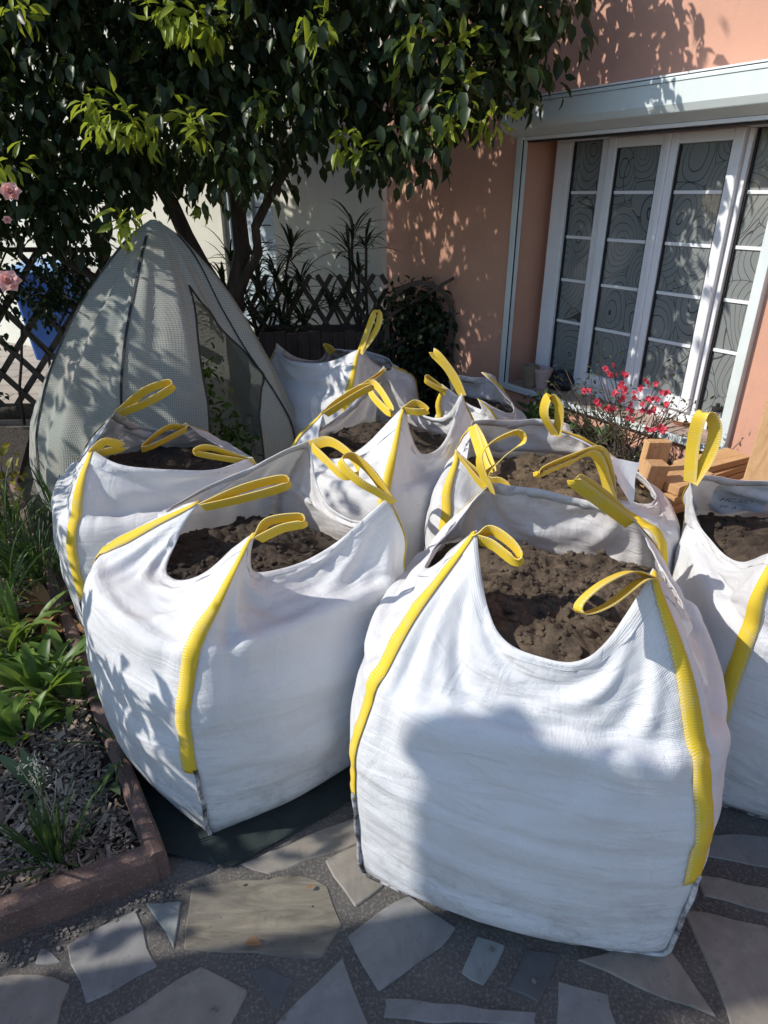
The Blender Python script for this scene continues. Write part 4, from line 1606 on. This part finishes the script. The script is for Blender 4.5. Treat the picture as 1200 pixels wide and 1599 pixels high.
for i in range(5): limb(m, (0, 0, 0), (.2 * math.sin(i * 1.3), -.1 + .06 * i, .75), .014, .006, 120 + i)
m.build('stems', M_BARK, sh, smooth=True)

# ---------------------------------------------------------------- bed plants
def tuft(name, label, cat, px, py, n, ln, wd, mat, spread=.8, bend=.7, rad=.03, seed=1, z=.06, fold=.2, group=None, upmin=.35):
    p = at(px, py, z=z)
    t = empty(name, (p.x, p.y, z), 0, label, cat, group)
    r_ = np.random.default_rng(seed)
    a = r_.random(n) * 6.283
    e = np.clip(r_.normal(1.57 - spread, .28, n), upmin, 1.5)
    D = np.stack([np.cos(a) * np.cos(e), np.sin(a) * np.cos(e), np.sin(e)], 1)
    Rt = np.stack([np.cos(a) * rad * r_.random(n), np.sin(a) * rad * r_.random(n), np.zeros(n) - .01], 1)
    link('leaves', blade_mesh('leaves', Rt, D, ln * (.6 + .6 * r_.random(n)), wd * (.7 + .5 * r_.random(n)), bend * (.6 + .8 * r_.random(n)), 7, fold), mat, t)
    return t


tuft('lily_plant', 'bright green broad-leaved plant with a yellow leaf tip, in the bark chips', 'plant', 62, 1085, 26, .27, .040, M_HOST, .62, 1.15, .05, 1)
tuft('lily_plant', 'low bright green plant with arching leaves beside the kerb', 'plant', 118, 1100, 20, .22, .028, M_HOST, .75, 1.1, .04, 2)
tuft('lily_plant', 'light green plant with the broadest oval leaves', 'plant', 40, 1150, 14, .17, .055, M_HOST, .8, .9, .03, 3)
tuft('lily_plant', 'light green clump of leaves partly out of the bed\'s shade', 'plant', 5, 1040, 22, .26, .035, M_HOST, .6, 1.0, .05, 4)
tuft('lily_plant', 'bright green arching plant behind the broad-leaved one', 'plant', 30, 1000, 20, .24, .032, M_HOST, .6, 1.0, .05, 41)
tuft('lily_plant', 'small bright green rosette beside the wilting plant', 'plant', 105, 1040, 18, .18, .030, M_HOST, .75, 1.0, .04, 42)
rp = tuft('wilting_plant', 'wilting plant with brownish pink leaves near the kerb', 'plant', 85, 962, 20, .20, .050, M_RUST, .95, 1.0, .04, 5)
tuft('grass_tuft', 'dark green spiky grass tuft in the corner of the kerb', 'grass', 88, 1345, 48, .21, .009, M_GRAS, .30, .5, .035, 6)
tuft('iris_plant', 'slender iris-like plant leaning over the kerb', 'plant', 195, 1175, 14, .24, .013, M_GRAS, .55, .6, .02, 7)
tuft('iris_plant', 'small upright plant with two pale oval leaves', 'plant', 60, 1235, 8, .15, .034, M_SAGE, .6, .6, .02, 8)
tuft('sage_plant', 'grey green broad-leaved seedling against the kerb', 'plant', 168, 1222, 7, .09, .042, M_SAGE, .9, .7, .01, 9)
tuft('grass_tuft', 'tall dark grassy clump at the back of the bed', 'grass', 62, 905, 80, .36, .011, M_GRAS, .42, .8, .10, 10)
tuft('grass_tuft', 'fresh light green grassy clump beside the dark one', 'grass', 8, 960, 26, .34, .018, M_HOST, .42, .9, .05, 11)
tuft('grass_tuft', 'dark narrow-leaved clump beside the mesh cover', 'grass', 100, 810, 60, .32, .010, M_GRAS, .5, .8, .10, 12)
tuft('grass_tuft', 'dark clump of blades under the roses', 'grass', 10, 835, 50, .34, .012, M_GRAS, .45, .8, .10, 13)
tuft('lily_plant', 'small shaded green plant between the tall grass clumps', 'plant', 25, 905, 16, .22, .03, M_GRAS, .6, .9, .04, 14)
ylw = empty('yellowing_shrub', tuple(at(12, 800, z=.06)), 0, 'small shrub with yellowing leaves under the roses', 'shrub')
foliage('leaves', [((0, 0, .30), .10), ((.05, .03, .22), .09), ((-.1, 0, .25), .1), ((0, 0, .1), .09)], 150, .055, .035, leaf_mat('yellow_leaf', (.12, .13, .02), (.34, .27, .04), (.45, .38, .04), .3), ylw, .2)
m = MB()
for i in range(4): limb(m, (0, 0, 0), (.06 * i - .1, .03, .28), .004, .002, 140 + i, .02)
m.build('stems', M_STEM, ylw)
# dry seed heads over the grass tuft
fs = empty('seed_stalks', tuple(at(80, 1290, z=.06)), 0, 'pale dry flower stalks standing in the grass tuft', 'stalks')
m = MB()
r_ = random.Random(4)
for i in range(7):
    a = Vector((r_.gauss(0, .012), r_.gauss(0, .012), 0)); b = a + Vector((r_.gauss(0, .04), r_.gauss(0, .02), r_.uniform(.17, .25)))
    m.tube([a, a.lerp(b, .5) + Vector((.006, 0, 0)), b], [.0016, .0013, .001], 5)
m.build('stalk', plain('straw', (.35, .33, .22), .8), fs)
P, A = [], []
for i in range(90):
    P.append((r_.gauss(0, .022), r_.gauss(0, .015), r_.uniform(.15, .25))); A.append((r_.gauss(0, 1), r_.gauss(0, 1), r_.gauss(0, 1)))
flo = link('florets', leaf_mesh('florets', P, A, [(0, 0, 1)] * 90, .012, .004), leaf_mat('floret', (.4, .38, .25), (.62, .6, .5)), fs)
flo['kind'] = 'stuff'
# fallen leaves on the stones
for i, (x, y, s_) in enumerate(((382, 1474, .026), (152, 1018, .024), (480, 1388, .012))):
    p = at(x, y, z=.014)
    o = link('fallen_leaf', leaf_mesh('fallen_leaf', [(0, 0, 0)], [(1, .3 * i, .05)], [(0, .2, 1)], s_ * 1.6, s_, .3, .1), M_RUST)
    o.location = p
    tag(o, ['reddish dry leaf lying on the banded paving stone', 'dry curled leaf caught between bag and kerb', 'tiny dry leaf beside the banded paving stone'][i], 'leaf')
# ---------------------------------------------------------------- things along the pink wall
def timber(name, axis):
    t = NT(name)
    sc = [16, 16, 16]
    sc[axis] = 1.1
    v = t.coord('Object', tuple(sc))
    f = t.noise(v, 1.6, 7, .65, .8)
    g = t.noise(v, 7, 4, .6)
    c = t.ramp(f, [(.25, (.36, .18, .07)), (.5, (.56, .33, .145)), (.78, (.70, .46, .23))])
    k = t.noise(t.coord('Object', (1, 1, 1)), 60, 4, .7)
    c = t.mix(t.ramp(k, [(.60, (0, 0, 0)), (.70, (.75, .75, .75))]), c, (.11, .06, .03))
    c = t.mix(t.math('MULTIPLY', g, .3), c, (.30, .18, .09))
    oi = t.n('ObjectInfo')
    c = t.mix(t.math('MULTIPLY', oi.outputs['Random'], .35), c, (.33, .20, .11))
    t.col(c)
    t.set(Roughness=.75)
    b = t.bump(f, .5, .005)
    t.bump(g, .5, .002, b)
    return t.m


M_TIM = timber('cut_timber', 2)
M_TIMX = timber('cut_timber_side', 0)
M_OLDW = wood('grey_weathered_wood', (.07, .058, .048), (.22, .185, .15), 1.6, 2, .85)
M_POTB = plain('dark_plastic', (.018, .021, .030), .35, .15, 8, .05)
M_TERRA = plain('terracotta', (.33, .145, .085), .8, .2, 14, .2)


def mound(t, r, z, mat=None):
    m = MB()
    seg = 18
    vs = [(0, 0, z + .01)] + [(r * q * math.cos(2 * math.pi * k / seg), r * q * math.sin(2 * math.pi * k / seg), z + .008 * math.sin(k * 2.3 + q * 5)) for q in (.5, 1) for k in range(seg)]
    fs = [(0, 1 + k, 1 + (k + 1) % seg) for k in range(seg)] + [(1 + k, 1 + seg + k, 1 + seg + (k + 1) % seg, 1 + (k + 1) % seg) for k in range(seg)]
    m.add(vs, fs).build('earth', M_SOIL, t, smooth=True)


# azalea in its dark tub
az = empty('flowering_shrub', (1.14, 2.93, 0), 0, 'azalea with crimson flowers in a dark tub under the window', 'shrub')
MB().lathe([(.125, 0), (.135, .02), (.165, .40), (.178, .405), (.178, .43), (.160, .43), (.150, .37), (.02, .36)], 28).build('tub', M_POTB, az, smooth=False, bevel=.003)
mound(az, .152, .385)
ar = random.Random(12)
m = MB()
tips = []
for i in range(34):
    a = ar.uniform(0, 6.28)
    rr_ = ar.uniform(.08, .34)
    tip = Vector((rr_ * math.cos(a) - .05, rr_ * math.sin(a) * .75 - .02, .50 + ar.uniform(.05, .48) - rr_ * .25))
    base = Vector((ar.gauss(0, .03), ar.gauss(0, .03), .38))
    mid = base.lerp(tip, .5) + Vector((ar.gauss(0, .03), ar.gauss(0, .03), .03))
    m.tube([base, mid, tip], [.005, .003, .0015], 5)
    tips.append(tip)
    for q in range(3):
        t2 = mid.lerp(tip, ar.random()) + Vector((ar.gauss(0, .06), ar.gauss(0, .06), ar.gauss(.03, .04)))
        m.tube([mid, mid.lerp(t2, .6) + Vector((0, 0, .01)), t2], [.0025, .0018, .001], 4)
        tips.append(t2)
m.build('branches', plain('twig', (.10, .075, .055), .8), az)
foliage('leaves', [(t, .05) for t in tips] + [((0, 0, .45), .12)], 150, .024, .011, leaf_mat('azalea_leaf', (.028, .045, .02), (.085, .10, .045)), az, .0)
fl = [at(x, y, Y) - Vector((1.14, 2.93, 0)) for x, y, Y in ((974, 588, 2.9), (968, 602, 2.86), (960, 615, 2.85), (972, 625, 2.85), (990, 620, 2.9), (1000, 605, 2.95), (1015, 600, 2.95), (1012, 622, 2.9), (1016, 640, 2.86), (985, 640, 2.85), (985, 655, 2.82),
                                                           (930, 634, 2.8), (947, 636, 2.8), (917, 610, 2.9), (960, 585, 2.95), (951, 572, 3.0), (1040, 612, 2.95), (1042, 636, 2.9), (1030, 668, 2.8), (1038, 675, 2.78), (1015, 668, 2.8), (1000, 640, 2.85), (955, 640, 2.82), (978, 610, 2.84), (1022, 625, 2.92))]
for p in fl:
    P, A, U = [], [], []
    for q in range(3):
        c = p + Vector((ar.gauss(0, .010), ar.gauss(0, .010), ar.gauss(0, .010)))
        ang0 = ar.uniform(0, 6)
        ax = Vector((ar.gauss(0, .5), ar.gauss(-.8, .4), ar.gauss(.5, .4))).normalized()
        e1 = ax.orthogonal().normalized(); e2 = ax.cross(e1)
        for k in range(5):
            a = ang0 + k * 1.2566
            d = (e1 * math.cos(a) + e2 * math.sin(a)) + ax * .55
            P.append(c); A.append(d); U.append(ax - d * .3)
    link('flower', leaf_mesh('flower', P, A, U, .0165, .012, .15, .25), M_AZAL, az)
# broad-leaved plant at its foot and small bright seedlings
tf = tuft('broad_leaved_plant', 'broad green leaves rising beside the dark tub', 'plant', 925, 700, 12, .24, .05, M_GRAS, .5, .6, .03, 31, z=.34)
sp_ = empty('trailing_plant', (1.19, 2.79, .43), 0, 'low yellow green plant spilling over the rim of the dark tub', 'plant')
foliage('leaves', [((-.09, .03, .03), .045), ((-.03, .02, .02), .05), ((.05, .03, .01), .04)], 900, .026, .022, M_HOST, sp_, .0)

# slatted trough under the window
tb = empty('slatted_trough', (.766, 4.13, 0), math.atan2(-.829, .559), 'dark slatted wooden trough along the wall under the window', 'planter')
for k in range(12):
    MB().box(.34 + k * .075, .34 + k * .075 + .071, -.205, -.183, .01, .40 + .006 * math.sin(k * 1.9)).build('slat', wood('grey_black_slat', (.02, .02, .02), (.07, .065, .06), 2, 2) if k == 0 else bpy.data.materials['grey_black_slat'], tb, bevel=.003)
m = MB(); m.box(.34, 1.24, -.045, -.03, .01, .40); m.box(.32, .339, -.205, -.03, .01, .40); m.box(1.241, 1.26, -.205, -.03, .01, .40)
m.build('sides', bpy.data.materials['grey_black_slat'], tb)
m = MB(); m.box(.34, 1.24, -.182, -.046, .01, .35); m.build('earth', M_SOIL, tb)

# leafy pot plant under the left end of the window
lp = empty('pot_plant', (.90, 3.52, 0), 0, 'bushy green plant in a tall terracotta pot below the window corner', 'plant')
MB().lathe([(.075, 0), (.08, .02), (.105, .40), (.118, .402), (.118, .44), (.10, .44), (.095, .40), (.02, .40)], 24).build('pot', M_TERRA, lp, bevel=.003)
mound(lp, .096, .415)
foliage('leaves', [((.10 * math.cos(a), .10 * math.sin(a), .50), .09) for a in (0, 1.2, 2.4, 3.7, 5)] + [((0, 0, .56), .10)], 240, .055, .032, leaf_mat('pot_leaf', (.03, .06, .022), (.08, .13, .045)), lp, -.3)

# things on the sill
def on_sill(px, py, z=.523):
    return at(px, py, z=z)
p = on_sill(826, 604)
cp = empty('flower_pot', tuple(p), 0, 'small olive brown pot in the corner of the sill', 'pot')
MB().lathe([(.036, 0), (.040, .01), (.050, .10), (.052, .135), (.046, .135), (.042, .11), (.01, .105)], 20).build('pot', plain('olive_glaze', (.21, .17, .11), .5, .2), cp, smooth=False, bevel=.002)
p = on_sill(846, 606)
cp = empty('flower_pot', tuple(p), 0, 'pale pink pot beside the olive pot on the sill', 'pot')
MB().lathe([(.036, 0), (.045, .05), (.058, .11), (.058, .122), (.052, .122), (.045, .095), (.01, .09)], 20).build('pot', plain('pink_glaze', (.50, .36, .33), .5, .1), cp, bevel=.002)
p = on_sill(872, 608)
bb = bmesh.new()
bmesh.ops.create_icosphere(bb, subdivisions=4, radius=1)
for v in bb.verts:
    f = 1 + .22 * mn.noise(v.co * 1.6 + Vector((3, 1, 0))) + .10 * mn.turbulence(v.co * 3.0, 3, False)
    v.co = Vector((v.co.x * .105 * f, v.co.y * .06 * f, (max(v.co.z, -.75) + .75) * .062 * f))
me = bpy.data.meshes.new('black_sack'); bb.to_mesh(me); bb.free()
sk = link('plastic_sack', me, plain('black_film', (.012, .012, .014), .38, .2, 20, .3, .01), None, True)
sk.location = p + Vector((0, 0, .002)); sk.rotation_euler = (0, 0, -.95)
tag(sk, 'crumpled black plastic sack lying on the window sill', 'sack')
p = on_sill(1068, 662)
ds = empty('saucer', tuple(p), 0, 'terracotta saucer with a pale inside on the sill', 'dish')
MB().lathe([(.052, 0), (.064, .022), (.068, .024), (.062, .026), (.05, .008), (.01, .007)], 24).build('saucer_bowl', M_TERRA, ds, bevel=.001)
MB().lathe([(.058, .0185), (.046, .0105), (.005, .010)], 24).build('lining', plain('pale_glaze', (.62, .6, .56), .4), ds)
p = on_sill(1112, 674)
ln_ = empty('metal_canister', tuple(p), 0, 'shiny metal canister with a black top at the sill end', 'canister')
MB().lathe([(.026, 0), (.028, .004), (.028, .10), (.024, .106), (.012, .108)], 20).build('can', plain('steel', (.55, .55, .55), .18, .05, 10, 0, metal=1), ln_, smooth=False, bevel=.001)
MB().lathe([(.024, .1085), (.024, .125), (.010, .130), (.010, .145), (.003, .147)], 16).build('lid', M_RUB, ln_)
MB().lathe([(.0285, .012), (.0285, .040)], 20).build('band', M_RUB, ln_)

# ---------------------------------------------------------------- timber by the wall
stp = empty('log_stump', (1.38, 2.63, 0), 0, 'old weathered log stump with a cracked grey top', 'stump')
bm = bmesh.new()
bmesh.ops.create_cone(bm, cap_ends=True, segments=40, radius1=.19, radius2=.175, depth=.46)
for v in bm.verts:
    a = math.atan2(v.co.y, v.co.x)
    k = 1 + .035 * math.sin(9 * a) + .02 * math.sin(23 * a + 1)
    v.co.x *= k; v.co.y *= k; v.co.z += .23
me = bpy.data.meshes.new('stump'); bm.to_mesh(me); bm.free()
link('bark', me, M_OLDW, stp)
m = MB()
for k in range(9):
    m.box(-.165 + k * .037, -.165 + k * .037 + .034, -.145 + abs(k - 4) * .018, .145 - abs(k - 4) * .018, .4602, .472 + .003 * math.sin(k * 2))
m.build('split_top', M_OLDW, stp, bevel=.002)


def block(label, c, size, rot, group='cut timber offcuts', mat=None, name='timber_block'):
    o = MB().box(-size[0] / 2, size[0] / 2, -size[1] / 2, size[1] / 2, -size[2] / 2, size[2] / 2).build(name, mat or M_TIM, None, bevel=.003)
    o.location = c
    o.rotation_euler = rot
    # saw marks and nail heads
    return tag(o, label, 'timber', group)


block('upright orange timber block leaning in front of the stump', at(1007, 775, 2.38), (.085, .06, .30), (.10, .10, .2))
block('taller upright timber block behind the leaning one', at(1012, 752, 2.47), (.10, .04, .36), (.05, .04, .15))
sx0 = at(1060, 752, 2.42)
for k in range(3):
    block(['lowest short board of the timber stack', 'middle short board of the timber stack', 'top short board of the timber stack'][k],
          sx0 + Vector((.004 * k, .006 * k, -.075 + k * .042)), (.22, .15, .038), (.03, -.05, .45 + .06 * k), mat=M_TIMX)
sx1 = at(1122, 722, 2.56)
for k in range(3):
    block(['lowest long board lying on the stump', 'second long board lying on the stump', 'uppermost long board lying on the stump'][k],
          sx1 + Vector((-.01 * k, .01 * k, -.07 + k * .032)), (.30, .12, .028), (.02, -.06, .55 - .08 * k), mat=M_TIMX)
block('narrow orange offcut tucked under the timber stack', at(1045, 772, 2.40), (.18, .09, .035), (.05, .0, .35), mat=M_TIMX)
bs = at(1125, 770, 2.5)
MBx = MB().box(-.2, .2, -.11, .11, 0, .5).build('crate_side', M_OLDW, None)
MBx.location = (1.52, 2.36, 0); MBx.rotation_euler = (0, 0, .5); MBx.name = 'wood_chest'
tag(MBx, 'weathered wooden chest under the orange offcuts', 'chest')
pa, pb = at(1172, 800, 2.32), at(1236, 590, 2.46)
d_ = (pb - pa).normalized()
pa2 = pa - d_ * ((pa.z - .01) / d_.z)
pl = MB().bar((0, 0, 0), tuple(pb + d_ * .25 - pa2), .115, .045, (-.5, -.85, .1)).build('leaning_plank', M_TIM, None, bevel=.004)
pl.location = pa2
tag(pl, 'thick orange plank leaning against the pink wall', 'plank')
hk = MB(); hk.tube([(0, 0, 0), (0, -.03, 0), (.03, -.05, -.005), (.05, -.05, -.03)], .008, 8)
hko = hk.build('bolt', plain('rusty_brass', (.25, .16, .06), .4, .2, metal=.8), pl, smooth=True)
hko.location = pa.lerp(pb, .55) - pa2 + Vector((.01, -.03, 0))
pl2 = MB().bar((0, 0, 0), (.16, .06, .9), .09, .04, (-.5, -.85, .1)).build('leaning_plank', M_TIM, None, bevel=.004)
pl2.location = (1.62, 2.10, .0)
tag(pl2, 'second shorter orange plank behind the leaning one', 'plank')

# ---------------------------------------------------------------- printed labels on two bags
def paper(bag, name, j0, j1, k0, k1, text, inside=True, off=.004, flip=False):
    """A film label lying on the bag wall between two rows and two columns of its cloth."""
    root, X, Nn = bag
    K = X.shape[1]
    sg = -1 if inside else 1
    ks = [(k0 + i) % K for i in range(k1 - k0 + 1)]
    G = X[j0:j1 + 1][:, ks] + Nn[j0:j1 + 1][:, ks] * off * sg
    uv = np.stack(np.meshgrid(np.linspace(0, 1, G.shape[1]), np.linspace(0, 1, G.shape[0])), -1)
    lab = link(name, grid_mesh(name, G, uv), M_LABEL, root, smooth=True)
    P00, P10, P01 = (Vector(G[0, -1]), Vector(G[0, 0]), Vector(G[-1, -1])) if inside else (Vector(G[0, 0]), Vector(G[0, -1]), Vector(G[-1, 0]))
    xa, ya = P10 - P00, P01 - P00
    ex = xa.normalized()
    ez = ex.cross(ya).normalized()
    ey = ez.cross(ex)
    for (tx, u, v_, s_) in text:
        cu = bpy.data.curves.new('print', 'FONT')
        cu.body = tx
        cu.size = s_
        to = bpy.data.objects.new('print', cu)
        me = bpy.data.meshes.new_from_object(to)
        bpy.data.objects.remove(to)
        M = Matrix((ex, ey, ez)).transposed().to_4x4()
        M.translation = P00 + xa * u + ya * v_ + ez * .007
        me.transform(M)
        me.materials.clear()
        link('print', me, M_INK, lab)
    return lab
_n3 = 44
paper(bag3, 'label', 36, 46, 2 * _n3 + 31, 2 * _n3 + 40, [('HC.5ID', .08, .45, .034), ('TP  A  ~', .12, .16, .026), ('- ---- --', .12, .76, .020)])
# loose film label hanging at the corner of the sandy bag
_c = [at(988, 792, 1.93), at(964, 752, 1.93), at(950, 716, 1.97), at(996, 722, 1.99)]
_c = [p - bag5[0].location for p in _c]
_rows = []
for j in range(7):
    a, b = _c[1].lerp(_c[2], j / 6), _c[0].lerp(_c[3], j / 6)
    _rows.append([tuple(a.lerp(b, i / 6) + Vector((.004 * math.sin(j * 1.3), -.006 * math.sin(i * .9 + j * .5), 0))) for i in range(7)])
link('label', grid_mesh('label', _rows, np.stack(np.meshgrid(np.linspace(0, 1, 7), np.linspace(0, 1, 7)), -1)), M_LABEL, bag5[0], smooth=True)
# ---------------------------------------------------------------- street and yard beyond the garden
st_m = NT('pale_paving')
_v = st_m.coord('Object')
_b = st_m.n('TexBrick', Scale=1.0)
_b.inputs['Color1'].default_value = (.34, .29, .24, 1)
_b.inputs['Color2'].default_value = (.40, .34, .28, 1)
_b.inputs['Mortar'].default_value = (.14, .12, .10, 1)
_b.inputs['Mortar Size'].default_value = .012
_b.inputs['Brick Width'].default_value = .6
_b.inputs['Row Height'].default_value = .3
st_m.l(_v, _b.inputs['Vector'])
st_m.col(st_m.mix(.35, _b.outputs['Color'], st_m.ramp(st_m.noise(_v, 3, 6), [(.3, (.2, .17, .14)), (.7, (.45, .4, .34))])))
st_m.set(Roughness=.9)
tag(MB().box(-30, -1.9, 5.35, 30, -.05, .004).build('yard_paving', st_m.m), 'pale paved yard beyond the lattice fence', 'yard', None, 'structure')
bw = empty('boarded_wall', (-7.0, 9.2, 0), 0, 'pale grey boarded wall at the far side of the yard', 'wall')
M_GREYB = plain('pale_grey_board', (.50, .50, .48), .7, .1, 5, .1)
for k in range(12):
    MB().box(-6, 4.2, 0, .03, .02 + k * .2, .02 + k * .2 + .193).build('board', M_GREYB, bw, bevel=.004)
for x in (-6, -2.6, .8, 4.15): MB().box(x, x + .1, .032, .12, 0, 2.5).build('post', M_GREYB, bw)
# blue wheeled bin
bn = empty('wheeled_bin', (-3.36, 6.9, .004), .15, 'blue plastic wheeled bin behind the lattice fence', 'bin')
M_BLUE = plain('blue_plastic', (.035, .12, .42), .4, .1, 6, .05)
M_BLUL = plain('light_blue_plastic', (.22, .38, .66), .4, .1, 6, .05)
m = MB()
m.add([(-.21, -.24, .08), (.21, -.24, .08), (.21, .24, .08), (-.21, .24, .08), (-.27, -.30, .92), (.27, -.30, .92), (.27, .30, .92), (-.27, .30, .92)],
      [(0, 3, 2, 1), (4, 5, 6, 7), (0, 1, 5, 4), (1, 2, 6, 5), (2, 3, 7, 6), (3, 0, 4, 7)])
m.build('tub', M_BLUE, bn, bevel=.025)
m = MB(); m.add([(-.285, -.32, .925), (.285, -.32, .925), (.285, .33, .95), (-.285, .33, .95), (-.24, -.27, .985), (.24, -.27, .985), (.24, .30, 1.02), (-.24, .30, 1.02)],
      [(0, 3, 2, 1), (4, 5, 6, 7), (0, 1, 5, 4), (1, 2, 6, 5), (2, 3, 7, 6), (3, 0, 4, 7)])
m.build('lid', M_BLUL, bn, bevel=.015)
for s_ in (-1, 1):
    w_ = MB(); w_.tube([(s_ * .22, .24, .10), (s_ * .27, .24, .10)], .10, 18)
    w_.build('wheel', M_RUB, bn, bevel=.01)
m = MB(); m.tube([(-.22, .34, .9), (-.22, .40, .93), (.22, .40, .93), (.22, .34, .9)], .015, 8); m.build('handle', M_BLUE, bn, smooth=True)
# dark green doormat-like ground sheet under the kerb-side bag
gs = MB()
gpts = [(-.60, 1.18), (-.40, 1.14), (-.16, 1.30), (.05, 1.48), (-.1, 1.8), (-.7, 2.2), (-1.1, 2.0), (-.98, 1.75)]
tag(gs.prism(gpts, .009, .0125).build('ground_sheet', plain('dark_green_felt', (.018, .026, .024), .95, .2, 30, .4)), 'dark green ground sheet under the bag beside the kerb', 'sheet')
